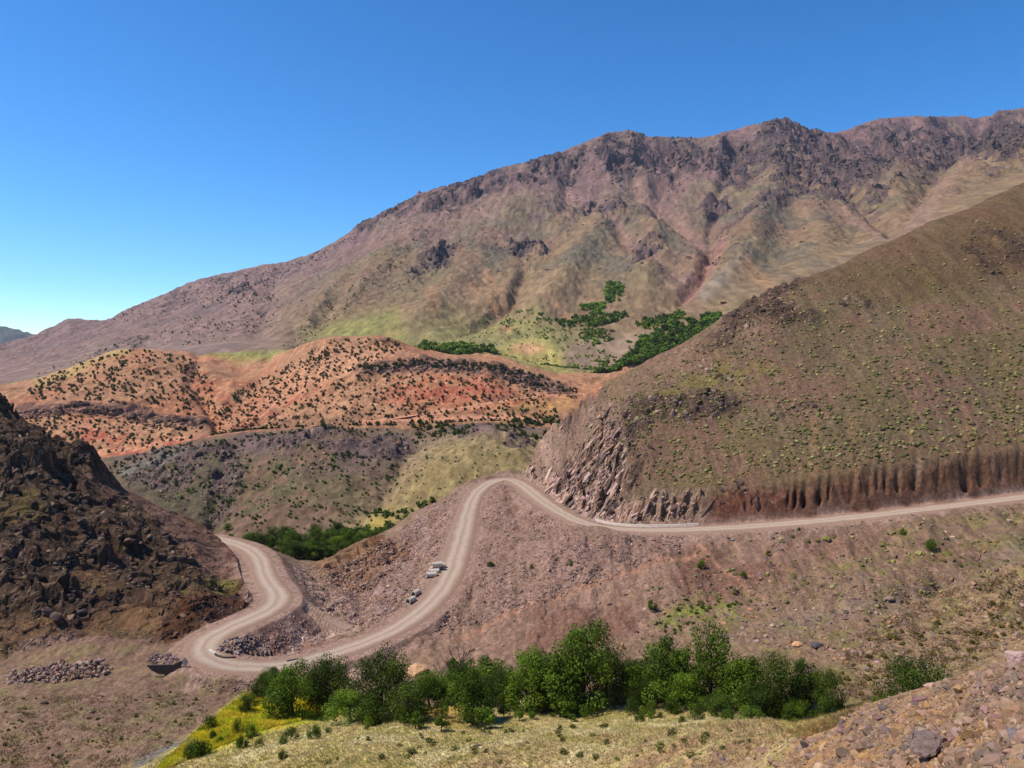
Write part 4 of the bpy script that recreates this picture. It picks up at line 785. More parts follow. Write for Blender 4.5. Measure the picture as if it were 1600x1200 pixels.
# ---------------------------------------------------------------- boulders and stones one can point at
M_BIG = {}
def rock_mesh(k, col, nm='boulder'):
    key = (k, tuple(np.round(col, 3)), nm)
    if key not in M_BIG:
        v, f = big_rock(k); r = np.random.default_rng(k); c = np.ones((len(v), 3))*col*(1+.12*perlin(v[:, 0]*3, v[:, 1]*3+v[:, 2]*2, k))[:, None]
        M_BIG[key] = mesh_from(nm, v, f, M_ROCK, c, False)
    return M_BIG[key]
def put_rock(name, u, v, wpx, col, label=None, group=None, k=0, flat=.8, asp=1.0, rz=None, kmin=0, sink=.3, tilt=0):
    x, y, z = raycast(u, v, kmin); s = wpx/1200*y*.5
    o = link(rock_mesh(k, col, name), name); o.location = (x, y, z - sink*s*flat + s*flat*.45); o.scale = (s, s*asp, s*flat)
    o.rotation_euler = (tilt, 0, rz if rz is not None else random.uniform(0, 6.28)); tag(o, label, 'rock', group); return o
put_rock('boulder', 1447, 1186, 78, S(138,118,112), 'large flat-topped grey-brown boulder set in orange scree at the bottom right', k=1, flat=.85, rz=.3, asp=.8, sink=-.25)
put_rock('boulder', 1465, 1142, 38, S(168,136,126), 'pinkish wedge boulder just above the large grey-brown boulder', k=2, flat=.5, rz=1.0)
put_rock('boulder', 1555, 1128, 36, S(146,110,98), 'reddish-brown pointed block on the right scree with a deep shadow', k=3, flat=.9, rz=.4)
put_rock('boulder', 1592, 1032, 46, S(182,150,142), 'pale pink boulder at the top of the scree by the right edge', k=4, flat=.75)
put_rock('boulder', 1580, 1054, 22, S(176,142,126), 'upright tan slab leaning below the pale pink boulder', k=5, flat=1.3, asp=.5, rz=.4)
put_rock('boulder', 1590, 1150, 46, S(136,122,120), 'grey slab lying flat at the right edge of the scree', k=6, flat=.4)
put_rock('boulder', 1545, 1180, 44, S(132,112,110), 'long purple-grey slab below the reddish pointed block', k=7, flat=.4, asp=.6, rz=.2)
put_rock('boulder', 1345, 1128, 34, S(140,110,96), 'low brown slab near the lip where scree meets grass', k=8, flat=.35, asp=.5, rz=.2)
put_rock('boulder', 1432, 1076, 14, S(110,98,96), 'dark stone on the skyline of the scree beside the round bush', k=9)
put_rock('boulder', 1378, 1103, 22, S(112,98,94), 'dark flat stone at the scree lip below the round bush', k=10, flat=.4)
put_rock('boulder', 653, 1052, 40, S(206,162,120), 'big tan boulder with a shaded face behind the trees', k=11, flat=.95, rz=.5, kmin=4.6, sink=.2)
put_rock('boulder', 972, 1014, 9, S(222,178,122), 'upright orange stone standing behind the tallest tree', k=12, flat=3.0, asp=.6, rz=0, kmin=4.6)
put_rock('boulder', 1246, 1008, 22, S(212,160,118), 'orange-tan boulder with a dark underside on the stony bench', k=13, flat=.6, kmin=4.6)
put_rock('boulder', 1276, 1008, 24, S(100,90,90), 'low dark grey outcrop beside the orange-tan boulder', k=14, flat=.45, rz=.5, kmin=4.6)
put_rock('boulder', 1389, 936, 18, S(140,116,104), 'brown boulder with dark base alone on the right slope', k=15, flat=.9, kmin=4.6)
put_rock('boulder', 1374, 906, 14, S(188,146,118), 'pale tan stone on the slope above the brown boulder', k=16, flat=.5)
put_rock('boulder', 1577, 814, 9, S(196,156,128), 'pale round stone just below the upper road near the right edge', k=17, flat=.9)
put_rock('boulder', 1131, 975, 12, S(210,156,122), 'orange block at the left end of the red stone row', k=18); put_rock('boulder', 1175, 965, 10, S(190,120,92), 'reddish block at the right end of the red stone row', k=19)
put_rock('boulder', 1210, 962, 10, S(206,156,116), 'tan stone right of the dark hollow on the slope', k=20)
put_rock('boulder', 1145, 843, 6, S(170,160,158), 'pale grey rock below the upper road by a footpath', k=21); put_rock('boulder', 1186, 834, 7, S(140,124,120), 'dull grey rock just under the upper road edge', k=22)
put_rock('boulder', 88, 968, 28, S(104,84,74), 'dark crag block standing at the foot of the left hill', k=23, flat=1.1, kmin=4.6); put_rock('boulder', 128, 958, 22, S(84,70,66), 'second dark block beside the crag block on the left hill foot', k=24, flat=.8, kmin=4.6)
put_rock('boulder', 495, 865, 14, S(120,80,62), 'rust brown crag at the rim above the gorge trees', k=25, flat=1.4); put_rock('boulder', 69, 1099, 14, S(60,52,52), 'dark hump of rock alone on the left valley floor', k=26, flat=.5)
put_rock('boulder', 145, 1113, 9, S(66,56,54), 'small dark rock right of the dark hump on the valley floor', k=27, flat=.7); put_rock('boulder', 1065, 1125, 11, S(130,104,92), 'brown stone beside a green tuft at the field edge', k=28)
put_rock('boulder', 747, 1166, 22, S(96,80,70), 'flat dark stone embedded in the dry field', k=29, flat=.3, asp=.5, rz=.1); put_rock('boulder', 659, 912, 6, S(214,190,168), 'small pale concrete lump between the two groups of pipes', k=30)
put_rock('boulder', 1290, 1172, 12, S(168,140,126), 'pinkish stone low on the scree left of the big boulder', k=31)
def cluster(n, pts, wl, wh, cols, name, label, group, kmin=0, seed=0, pile=0, sink=.3):
    P, u, v, s = pick(n, pts, None, kmin, 600+seed); sz = lg(len(P), wl, wh, 1.6, seed); o_ = np.argsort(P[:, 1])
    for q in range(len(P)):
        c = cols[q % len(cols)]; o = link(rock_mesh(40+(q % 7), c, name), name); w_ = sz[q]/1200*P[q, 1]*.5
        o.location = (P[q, 0], P[q, 1], P[q, 2] + w_*.2 + pile*random.random()); o.scale = (w_, w_*random.uniform(.65, 1), w_*random.uniform(.55, .9)); o.rotation_euler = (random.gauss(0, .4), random.gauss(0, .4), random.uniform(0, 6.3))
        tag(o, label, 'rock', group)
cluster(88, [(1060,1195),(1240,1155),(1350,1110),(1480,1070),(1590,1045),(1598,1195)], 12, 36, [S(150,124,116), S(176,138,116), S(122,106,102), S(186,148,108), S(158,122,116)], 'stone', 'one of the larger loose angular stones strewn over the foreground scree slope', 'large loose stones on the foreground scree', seed=1)
cluster(105, [(10,1068),(14,1056),(80,1042),(150,1034),(172,1046),(165,1056),(90,1066)], 8, 14, [S(176,142,128), S(150,128,122), S(188,158,140), S(160,116,100)], 'stone', 'rounded stone in the long rubble bank at the left below the bench', 'stones of the long rubble bank', seed=2, pile=.8)
def heap(n, pts, a, b, cols, seed, top):
    P, u, v, s = pick(n, pts, None, 3, 700+seed); d, _ = seg_dist(u, v, pts, True); P[:, 2] += np.minimum(d/8, 1)*top*rng.uniform(0, 1, len(P)); merged('rubble', ROCKS, P, lg(len(P), a, b, 1.8, seed)*.5, vary(cols, len(P), .18, seed), M_ROCK, .5, .1)
heap(900, [(8,1070),(12,1055),(80,1041),(150,1033),(174,1046),(166,1057),(90,1067)], .3, .9, [TN, GY_, PK, PU, TN*.8], 1, .9)
heap(260, [(226,1036),(236,1023),(262,1021),(281,1030),(272,1037),(240,1039)], .2, .6, [PU, GY_, PK, DK*1.3], 2, .4)
heap(420, [(334,1018),(350,1003),(385,994),(403,1000),(396,1013),(370,1023)], .25, .8, [PK*1.1, GY_, PK, TN], 3, .5)
heap(260, [(540,1052),(552,1044),(568,1046),(580,1056),(560,1064)], .3, .8, [PK, PK*.9, TN], 4, .4)
cluster(36, [(228,1034),(236,1024),(262,1022),(280,1030),(272,1036),(240,1038)], 5, 9, [S(150,124,120), S(128,106,104), S(176,148,140)], 'stone', 'stone heaped behind the dark culvert headwall left of the road loop', 'stones heaped behind the culvert headwall', seed=3, pile=.2)
cluster(48, [(336,1018),(350,1004),(385,995),(402,1000),(396,1012),(370,1022)], 6, 11, [S(150,126,118), S(120,102,98), S(178,152,140)], 'stone', 'stone in the oval heap inside the road loop', 'stones heaped inside the road loop', seed=4, pile=.25)

# ---------------------------------------------------------------- trees: trunk with limbs, leafy crown
def tube(P, R, ns=6):
    P = np.array(P, float); V_ = []; F_ = []
    for k in range(len(P)):
        d = P[min(k+1, len(P)-1)]-P[max(k-1, 0)]; d /= np.linalg.norm(d)+1e-9; a = np.cross(d, [.31, .9, .2]); a /= np.linalg.norm(a)+1e-9; b = np.cross(d, a)
        for j in range(ns):
            t = 2*np.pi*j/ns; V_.append(P[k] + R[k]*(a*math.cos(t)+b*math.sin(t)))
    for k in range(len(P)-1):
        for j in range(ns): F_.append((k*ns+j, k*ns+(j+1) % ns, (k+1)*ns+(j+1) % ns, (k+1)*ns+j))
    return V_, F_
def limbs(seed, spread=.4, top=.8, n=9, fork=.25, r0=.035, bare=False):
    r = random.Random(seed); V_, F_ = [], []
    def addt(P, R):
        v, f = tube(P, R); o = len(V_); V_.extend(v); F_.extend([tuple(a+o for a in q) for q in f])
    lean = (r.uniform(-.05, .05), r.uniform(-.05, .05)); T = [(0, 0, -.03), (lean[0]*.4, lean[1]*.4, fork*.5), (lean[0], lean[1], fork), (lean[0]*1.5+r.uniform(-.04, .04), lean[1]*1.5, top*.75)]
    addt(T, [r0*1.3, r0, r0*.85, r0*.3]); ends = []
    for k in range(n):
        t = fork*.8 + (top*.65-fork*.6)*k/n; a = k*2.4+r.random(); L = spread*r.uniform(.6, 1.1)*(1-.4*k/n); s = (lean[0]*t/fork, lean[1]*t/fork, t)
        m_ = (s[0]+math.cos(a)*L*.45, s[1]+math.sin(a)*L*.45, t+L*.35); e = (s[0]+math.cos(a)*L*.85, s[1]+math.sin(a)*L*.85, t+L*r.uniform(.6, 1.1)); addt([s, m_, e], [r0*.5, r0*.32, r0*.1]); ends.append(e)
        if bare:
            for _ in range(5):
                q = r.random(); b = tuple(m_[j]*(1-q)+e[j]*q for j in range(3)); a2 = a+r.uniform(-1, 1); l2 = L*r.uniform(.25, .5)
                b2 = (b[0]+math.cos(a2)*l2*.5, b[1]+math.sin(a2)*l2*.5, b[2]+l2*.6); addt([b, b2, (b2[0]+r.uniform(-.04, .04), b2[1]+r.uniform(-.04, .04), b2[2]+l2*.3)], [r0*.16, r0*.1, r0*.04])
    return np.array(V_, F32), np.array(F_, np.int32)
def leaves(centres, radii, n, size, seed, cols):
    """leaf sprays: small bent quads through the clumps, colour per clump and per spray"""
    r = np.random.default_rng(seed); centres = np.array(centres); radii = np.array(radii); w_ = radii**2; k = r.choice(len(centres), n, p=w_/w_.sum())
    d = r.standard_normal((n, 3)); d /= np.linalg.norm(d, axis=1)[:, None]; rad = r.uniform(.35, 1.06, n)**.6
    P = centres[k] + d*(rad*radii[k])[:, None]*[1, 1, .85]
    nrm = d*.7 + r.standard_normal((n, 3))*.55 + [0, 0, .35]; nrm /= np.linalg.norm(nrm, axis=1)[:, None]
    a = np.cross(nrm, r.standard_normal((n, 3))); a /= np.linalg.norm(a, axis=1)[:, None]; b = np.cross(nrm, a); s = size*r.uniform(.6, 1.3, n)[:, None]
    V4 = np.stack([P-a*s*.5, P+b*s*.32, P+a*s*.5, P-b*s*.32], 1).reshape(-1, 3); F4 = np.arange(n*4).reshape(-1, 4)
    cc = np.array(cols)[r.integers(0, len(cols), len(centres))]*(r.uniform(.8, 1.2, (len(centres), 1))); c = cc[k]*r.uniform(.75, 1.3, (n, 1)); return V4.astype(F32), F4, np.repeat(c, 4, 0)
G1, G2, G3, G4, G5 = S(84,106,26,.86), S(70,90,24,.82), S(100,124,32,.9), S(60,78,24,.8), S(96,118,66)
def clumps(seed, wid, z0, z1, n, lob=.22, shape='round'):
    r = np.random.default_rng(seed); Cc = []; Rr = []
    tries = 0
    while len(Cc) < n and tries < 5000:
        tries += 1; p = r.uniform(-1, 1, 3); q = np.linalg.norm(p)
        if q > 1 + (.35 if p[2] < -.2 else 0) or q < .35: continue
        zt = (p[2]+1)/2; prof = {'round': 1.12-.22*zt, 'tall': 1.1-.45*zt, 'dome': 1.15-.3*zt}[shape]; wob = 1 + .25*math.sin(3*math.atan2(p[1], p[0])+seed) 
        Cc.append((p[0]*wid*.5*prof*wob*(1-lob*.4), p[1]*wid*.5*prof*(1-lob*.4), z0 + (z1-z0)*(.1+.8*zt))); Rr.append(lob*wid*r.uniform(.55, 1.0)*.62)
    return Cc, Rr
BARK, BARE = S(84,70,56), S(110,96,84)
def make_tree(kind, seed, wid=.8, n=5200, size=.034, ncl=34, z0=.02, shape='round', cols=(G1, G2, G3), lob=.35, r0=.03):
    v, f = limbs(seed, wid*.42, .85, 9, .22, r0); tm = mesh_from('trunk', v, f, M_BARK, np.ones((len(v), 3))*BARK)
    Cc, Rr = clumps(seed, wid, z0, 1.0, ncl, lob, shape); v, f, c = leaves(Cc, Rr, n, size, seed, cols); return tm, mesh_from('crown', v, f, M_LEAF, c, False)
TREES = [make_tree('t', 21+s, w_, n, .034, 46, [.04, .0, .02, .0, .0, .03][s], sh, cl) for s, (w_, n, sh, cl) in enumerate([(.85, 9000, 'round', (G1, G2, G3, G1)), (1.0, 9500, 'dome', (G2, G4, G1)), (.75, 8000, 'tall', (G1, G3, G2)), (1.15, 9500, 'round', (G4, G2, G1)), (.9, 8500, 'dome', (G3, G1, G3*1.1)), (.62, 7000, 'tall', (G2, G4, G2))])]
SMALL = [make_tree('s', 41+s, w_, 1800, .075, 14, .2, 'round', (G1, G3), .42, .04) for s, w_ in enumerate((.95, 1.1, .8))]
BUSH = [make_tree('b', 51+s, w_, 2200, .075, 16, .0, 'dome', cl, .42, .03) for s, (w_, cl) in enumerate([(1.3, (G2, G1)), (1.1, (G1, G3)), (1.6, (G2, G4))])]
def put_tree(name, u, v, hpx, wpx, tp, label, cat='tree', group=None, kmin=0, at=None, rz=None):
    x, y, z = at if at is not None else raycast(u, v, kmin); hh = hpx/1200*y; ww = wpx/1200*y
    e = bpy.data.objects.new(name, None); COL.objects.link(e); e.location = (x, y, z-.05); e.empty_display_size = .5
    e.rotation_euler[2] = random.uniform(0, 6.28) if rz is None else rz
    bw = tp[2] if len(tp) > 2 else max(tp[1].get('bw', 0), .01) if False else tp[1]['bw']
    e.scale = (ww/bw, ww/bw, hh)
    for nm, me in (('trunk', tp[0]), ('crown', tp[1])): link(me, nm, e)
    tag(e, label, cat, group); return e
for L_ in (TREES, SMALL, BUSH):
    for tm, cm in L_:
        co = np.zeros(len(cm.vertices)*3, F32); cm.vertices.foreach_get('co', co); co = co.reshape(-1, 3); cm['bw'] = float(np.percentile(np.abs(co[:, :2]), 99)*2*.98)
        zt = float(np.percentile(co[:, 2], 99.7)); co[:, 2] /= zt; cm.vertices.foreach_set('co', co.ravel()); cm.update()
strip = [
 (458,1122,92,86,0,'dark round tree with a visible trunk standing in yellow crop'),
 (517,1104,80,84,1,'broad dark tree just right of the trunk tree in the yellow crop'),
 (412,1088,34,44,1,'low green tree on the left end of the row above the crop'),
 (424,1070,28,40,2,'small tree behind the left end of the row beside the road'),
 (388,1112,28,34,1,'lowest small tree at the crop corner by the stony bank'),
 (600,1122,108,104,3,'widest dark tree of the row with bare twigs above its crown'),
 (548,1128,52,70,4,'low spreading tree filling the foot of the row right of the crop'),
 (640,1128,66,70,1,'dark rounded tree in front of the tan boulder'),
 (575,1128,46,60,0,'low dark tree in front of the widest dark tree'),
 (672,1106,60,64,4,'light green tree right of the tan boulder'),
 (727,1124,90,84,0,'tree with a dark forked trunk near the small saplings'),
 (712,1090,64,44,5,'narrow dark tree under the tall dead snag'),
 (762,1096,74,70,2,'bright green tree between the snag and the tall clump'),
 (820,1108,98,76,4,'upright pale green tree left of the tallest tree'),
 (790,1106,66,56,1,'shaded tree tucked before the upright pale green tree'),
 (862,1112,92,86,2,'full green tree leaning against the left of the tallest tree'),
 (915,1108,142,128,0,'tallest tree of the row with a wide dense crown'),
 (950,1100,96,80,3,'dark lower tree on the right flank of the tallest tree'),
 (985,1098,62,60,4,'grey-green tree right of the orange standing stone'),
 (1040,1098,104,86,2,'green tree with a bare curved branch beside its top'),
 (1108,1098,126,84,0,'tall dark tree at the right of centre with a clear round top'),
 (1075,1108,58,66,4,'bushy tree in front of the tall dark tree'),
 (1012,1104,46,54,1,'low bushy tree at the gap right of the tallest tree'),
 (1150,1110,84,84,4,'light green round tree right of the tall dark tree'),
 (1215,1112,92,80,1,'dense dark tree second from the right end of the row'),
 (1186,1118,54,70,3,'low dark tree before the light green round tree'),
 (1258,1112,86,54,5,'narrow pointed tree near the right end of the row'),
 (1290,1114,72,56,3,'dark tree at the far right end of the row'),
 (1120,1118,34,52,1,'short bushy tree at the grass edge under the tall dark tree'),
 (496,1098,60,60,3,'dark tree behind the trunk tree at the edge of the crop'),
 (700,1098,50,60,2,'low green tree between the tan boulder and the forked trunk'),
 (842,1096,84,60,1,'dark narrow tree behind the upright pale green tree'),
 (1000,1088,62,70,5,'grey-green tree behind the gap right of the tallest tree'),
 (1062,1090,80,60,0,'dark tree behind the bushy one in the middle right'),
 (770,1104,52,56,3,'dark low tree at the foot of the bright green tree'),
 (1172,1098,76,60,2,'green tree behind the light green round tree'),
 (1240,1120,34,50,4,'short light tree at the grass edge near the right end'),
]
for k, (u, v, hp, wp, tp, lb) in enumerate(strip): put_tree('tree', u, v, hp, wp, TREES[tp], lb, group='trees in the green row across the valley floor', kmin=1.5)
ORD = ['first', 'second', 'third', 'fourth', 'fifth', 'sixth', 'seventh', 'eighth', 'ninth', 'tenth', 'eleventh', 'twelfth', 'thirteenth', 'fourteenth', 'fifteenth', 'sixteenth', 'seventeenth', 'eighteenth', 'nineteenth', 'twentieth', 'twenty-first', 'twenty-second', 'twenty-third', 'twenty-fourth', 'twenty-fifth', 'twenty-sixth', 'twenty-seventh', 'twenty-eighth', 'twenty-ninth', 'thirtieth', 'thirty-first', 'thirty-second', 'thirty-third', 'thirty-fourth', 'thirty-fifth', 'thirty-sixth', 'thirty-seventh', 'thirty-eighth', 'thirty-ninth', 'fortieth']
sap = [(650,1139,28,25),(690,1143,28,24),(757,1141,38,34),(691,1122,22,24),(787,1122,24,18),(812,1126,20,16),(832,1124,15,12),(885,1122,36,44),(914,1122,22,14),(925,1120,26,10),(893,1128,14,14),(574,1140,12,10),(625,1130,22,20),(863,1120,8,8)]
for k, (u, v, hp, wp) in enumerate(sorted(sap)): put_tree('sapling', u, v, hp, wp, SMALL[k % 3], 'young round tree on the dry grass, %s sapling from the left' % ORD[k], 'sapling', 'saplings on the dry grass', kmin=1.5)
bsh = [(326,1140,26,32),(334,1156,18,13),(298,1184,28,42),(318,1176,22,26),(372,1146,26,24),(392,1152,20,22),(378,1168,24,20),(405,1166,14,20),(455,1157,24,34),(443,1162,14,14),(491,1155,24,24),(512,1144,9,12),(442,1198,18,16),(990,1116,30,32),(1013,1120,28,28),(1053,1115,26,28),(1000,1128,16,18),(1032,1122,12,14),(1090,1124,26,28),(1066,1128,12,14),(1170,1122,20,46),(1200,1120,22,30),(1310,1116,26,32),(1135,1124,18,32),(1226,1120,26,26),(345,1160,10,14)]
for k, (u, v, hp, wp) in enumerate(sorted(bsh)): put_tree('bush', u, v, hp, wp, BUSH[k % 3], 'green bush at crop and tree edge, %s bush from the left' % ORD[k], 'bush', 'bushes along the near edge of the trees', kmin=1.5)
put_tree('bush', 1432, 1112, 84, 118, TREES[3], 'large round bright green bush half hidden behind the scree lip', 'bush', kmin=3.2)
put_tree('bush', 1380, 1112, 30, 40, BUSH[1], 'smaller green bush left of the large round bush behind the scree', 'bush', kmin=3.2)
for (u, v, hp, wp, tp, lb) in [(1096,889,16,14,SMALL[0],'lone little tree with a round shadow above the footpath fork'), (1162,904,13,11,SMALL[1],'tiny tree with a dark shadow right of the footpath'), (1019,953,18,16,BUSH[1],'dark green pointed bush alone on the bare slope'), (1452,858,19,22,BUSH[0],'bright green round bush below the upper road at right'), (1412,836,12,12,BUSH[1],'small dark bush just below the upper road'),
    (767,885,9,14,BUSH[0],'green bush on the scree between the two roads'), (891,883,11,10,BUSH[1],'dark little bush in the middle of the scree slope'), (831,889,9,8,BUSH[2],'little olive bush left on the scree slope'), (1200,868,9,9,BUSH[1],'thin green shrub below the grey rocks'), (1500,885,5,8,BUSH[1],'tiny bush beside the dark erosion scar')]:
    put_tree('bush' if tp in BUSH else 'sapling', u, v, hp, wp, tp, lb, 'bush' if tp in BUSH else 'sapling', kmin=4.6)
def snag(seed, u, v, hpx, label, kmin=0, name='dead_tree'):
    v_, f_ = limbs(seed, .5, .95, 12, .35, .028, True); x, y, z = raycast(u, v, kmin); o = link(mesh_from(name, v_, f_, M_BARK, np.ones((len(v_), 3))*BARE), name); s = hpx/1200*y/1.1; o.location = (x, y, z); o.scale = (s*.8, s*.8, s); tag(o, label, 'dead tree', 'dead trees in the row')
snag(61, 604, 1110, 118, 'bare dead twigs rising behind the widest dark tree', 1.5); snag(62, 714, 1088, 98, 'tall dead snag with bare arching branches near the boulder', 1.5); snag(63, 1034, 1090, 112, 'grey dead branch poking above the green row beside the tall tree', 1.5); snag(64, 690, 1085, 60, 'low tangle of bare brown branches beside the tan boulder', 1.5)
# trees in the gorge behind the spur
gt = []
r_ = np.random.default_rng(77)
for k, (u, v) in enumerate(sorted([(392,848),(404,853),(418,852),(430,846),(440,858),(452,850),(462,862),(455,872),(470,848),(476,870),(484,858),(480,880),(492,846),(498,868),(505,878),(508,856),(518,866),(516,846),(528,856),(530,846),(540,862),(542,850),(553,846),(560,852),(575,848),(590,842),(604,838),(612,832),(487,884),(466,878),(635,822),(560,836),(540,832),(528,830),(448,836),(512,836),(492,832),(360,836),(357,822)])):
    x, y, z = raycast(u, v+6, 10.2); hp = (r_.uniform(20, 32) if v > 842 else r_.uniform(14, 22))*(.55 if u < 370 else 1)
    put_tree('tree', u, v, hp, hp*r_.uniform(1.0, 1.4), TREES[(k*5) % 6], 'leafy tree in the gorge grove behind the spur, %s counted from the road side' % ORD[k], group='trees of the gorge grove', at=(x, y, z))

# ---------------------------------------------------------------- junipers, shrubs and cushion plants
def tiny_bush(seed, n=70, flat=.8, size=.42, cols=(G4,), sub=3):
    r = np.random.default_rng(seed); cc = [(r.uniform(-.2, .2), r.uniform(-.2, .2), r.uniform(.22, .45)) for _ in range(sub)]; v, f, c = leaves(cc, [r.uniform(.25, .4) for _ in cc], n, size, seed, cols); v[:, 2] = np.maximum(v[:, 2]*flat, -.05); return v, f, c
JC = (S(80,88,48), S(68,78,44), S(92,100,54))
JUN = [tiny_bush(s, 64, 1.1, .3, JC, 2+s % 2) for s in range(5)]
OLV = (S(160,150,92,.85), S(140,130,78,.8), S(174,164,108,.85), S(120,112,70,.8)); 
def dome(seed):
    v, f = hull_rock(seed+900, 44, .8); r = np.random.default_rng(seed); v = v*.5*r.uniform(.82, 1.12, (len(v), 1)); v[:, 2] = np.maximum(v[:, 2]*1.1+.1, -.05); return v.astype(F32), f, np.array(OLV)[np.full(len(v), r.integers(0, 4))]*r.uniform(.8, 1.2, (len(v), 1))
CUSH = [dome(s) for s in range(12)]
MIDG = [tiny_bush(60+s, 40, 1.1, .4, (S(92,112,46,.85), S(108,128,54,.85), S(78,98,42,.85)), 3) for s in range(4)]
def scatter(name, temps, sets, label, cat, group, stuffname, nind=300, mt=None, base=1.0):
    """sets of (points, sizes, colour factor); the ones showing largest become objects, the rest one mesh"""
    P = np.concatenate([s[0] for s in sets]); sz = np.concatenate([s[1] for s in sets]); cf = np.concatenate([np.ones((len(s[0]), 1))*np.array(s[2]) for s in sets]); lab = sum([[s[3]]*len(s[0]) for s in sets], [])
    o_ = np.argsort(-sz/P[:, 1]); big = o_[:nind]; rest = o_[nind:]; meshes = {}
    for q in big:
        k = int(q) % len(temps); key = (k, tuple(np.round(cf[q], 2)))
        if key not in meshes: t_ = temps[k]; meshes[key] = mesh_from(name, t_[0], t_[1], mt or M_LEAF, t_[2]*cf[q], False)
        o = link(meshes[key], name); s = sz[q]; o.location = (P[q, 0], P[q, 1], P[q, 2]-.08*s); o.scale = (s, s, s*random.uniform(.8, 1.2)); o.rotation_euler[2] = random.uniform(0, 6.3); tag(o, lab[q][0], cat, lab[q][1])
    if len(rest): merged(stuffname, temps, P[rest], sz[rest], cf[rest]*rng.uniform(.8, 1.2, (len(rest), 1)), mt or M_LEAF, .05, .08)
def spread(n, pts, kmin, smax, seed, px=None, m=None, dens=None, cf=(1, 1, 1), lab=None):
    P, u, v, s = pick(n, pts, dens, kmin, seed, smax); r = np.random.default_rng(seed+3)
    sz = (r.uniform(px[0], px[1], len(P))*r.uniform(.6, 1, len(P))/1200*P[:, 1]) if px else r.uniform(m[0], m[1], len(P)); return (P, sz, cf, lab)
RL = ('dark green juniper bush dotted with others on the red hills', 'juniper bushes dotted over the red hills')
clus = lambda a, b, sd, lo=.4: (lambda u, v: lo+(1-lo)*sstep(-.1, .35, fbm(u/a, v/b, 3, sd)))
J = [spread(592, [(30,625),(60,595),(120,572),(200,547),(260,552),(310,565),(330,600),(345,660),(250,640),(130,625)], 14.7, 19, 1, (3.7, 8.1), dens=clus(22., 14., 501), lab=RL),
     spread(358, [(60,700),(40,660),(130,640),(320,672),(300,690),(160,712)], 14.7, 19, 2, (3.7, 8.1), dens=clus(22., 14., 502), lab=RL),
     spread(772, [(330,665),(345,630),(390,600),(450,570),(520,530),(600,528),(640,545),(560,575),(470,610),(400,650),(420,690),(330,700)], 14.7, 19, 3, (3.1, 7.4), dens=clus(20., 12., 503), lab=RL),
     spread(855, [(400,690),(420,640),(500,600),(560,582),(640,580),(760,585),(860,612),(850,640),(880,680),(760,672),(640,680),(500,670)], 14.7, 19, 4, (3.7, 8.1), dens=clus(20., 12., 504), lab=RL),
     spread(234, [(560,582),(560,572),(640,562),(760,566),(830,582),(905,610),(900,618),(760,580),(640,574)], 14.7, 19, 5, (5.0, 9.6), lab=RL),
     spread(200, [(640,660),(760,665),(870,640),(885,690),(760,676),(650,685)], 13.2, 19, 6, (6, 11), lab=RL, cf=(1.15, 1.25, 1.0)),
     spread(300, [(150,735),(250,698),(330,690),(430,675),(520,662),(640,675),(700,668),(860,680),(850,695),(760,672),(640,698),(520,678),(430,695),(330,706),(250,712),(190,742)], 12.9, 19, 12, (4, 8), lab=RL, cf=(1.1, 1.15, 1.0)),
     spread(330, [(10,600),(60,585),(140,550),(230,520),(330,470),(430,430),(440,520),(300,540),(200,545),(60,590)], 19, 24, 7, (2.2, 4.6), dens=clus(60., 14., 507, .05), cf=(1, 1.1, 1.2), lab=RL),
     spread(420, [(160,503),(200,482),(300,444),(400,419),(460,409),(520,384),(570,352),(560,375),(460,430),(330,470),(200,505)], 20, 23.6, 8, (2, 3.6), cf=(1, 1.1, 1.25), lab=RL),
     spread(230, [(440,545),(480,500),(600,410),(700,330),(640,400),(560,470),(500,520),(470,545)], 19, 24, 9, (2, 4.2), cf=(1, 1.1, 1.1), lab=RL),
     spread(260, [(560,480),(480,400),(600,350),(800,330),(760,430),(650,470)], 19, 24, 10, (1.6, 3), dens=clus(40., 20., 511, .05), cf=(1.1, 1.2, 1.2), lab=RL),
     spread(260, [(640,545),(700,500),(800,480),(930,500),(960,560),(900,610),(830,590),(760,560)], 19, 21.5, 11, (2, 4.4), dens=clus(30., 14., 512, .1), cf=(1.2, 1.5, 1.2), lab=RL)]
scatter('juniper_bush', JUN, J, '', 'bush', '', 'far_scrub')
ML = ('green shrub on the grey-green hillside between the road and the red hills', 'shrubs on the grey-green hillside')
Mset = [spread(420, [(190,745),(330,705),(430,700),(540,690),(640,720),(620,770),(540,820),(400,835),(330,825)], 11, 14.3, 21, (4, 8), dens=clus(30., 20., 521, .15), lab=ML), spread(90, [(640,700),(840,690),(800,730),(700,760),(560,830),(500,840)], 11, 14.3, 22, (3, 6), lab=ML), spread(60, [(540,835),(570,800),(650,790),(690,770),(640,830),(600,845)], 11, 14.3, 23, (8, 15), lab=ML)]
scatter('shrub', MIDG, Mset, '', 'bush', '', 'hill_scrub', 200)
TL = ('yellow-green cushion plant on the brown hillside above the road cutting', 'cushion plants on the hillside above the upper road')
TL2 = ('yellow-green cushion plant on the stony slope below the upper road', 'cushion plants on the stony slope below the upper road')
RHP = [(960,620),(1080,560),(1200,470),(1330,420),(1600,300),(1600,690),(1480,712),(1200,745),(1080,765),(980,740)]
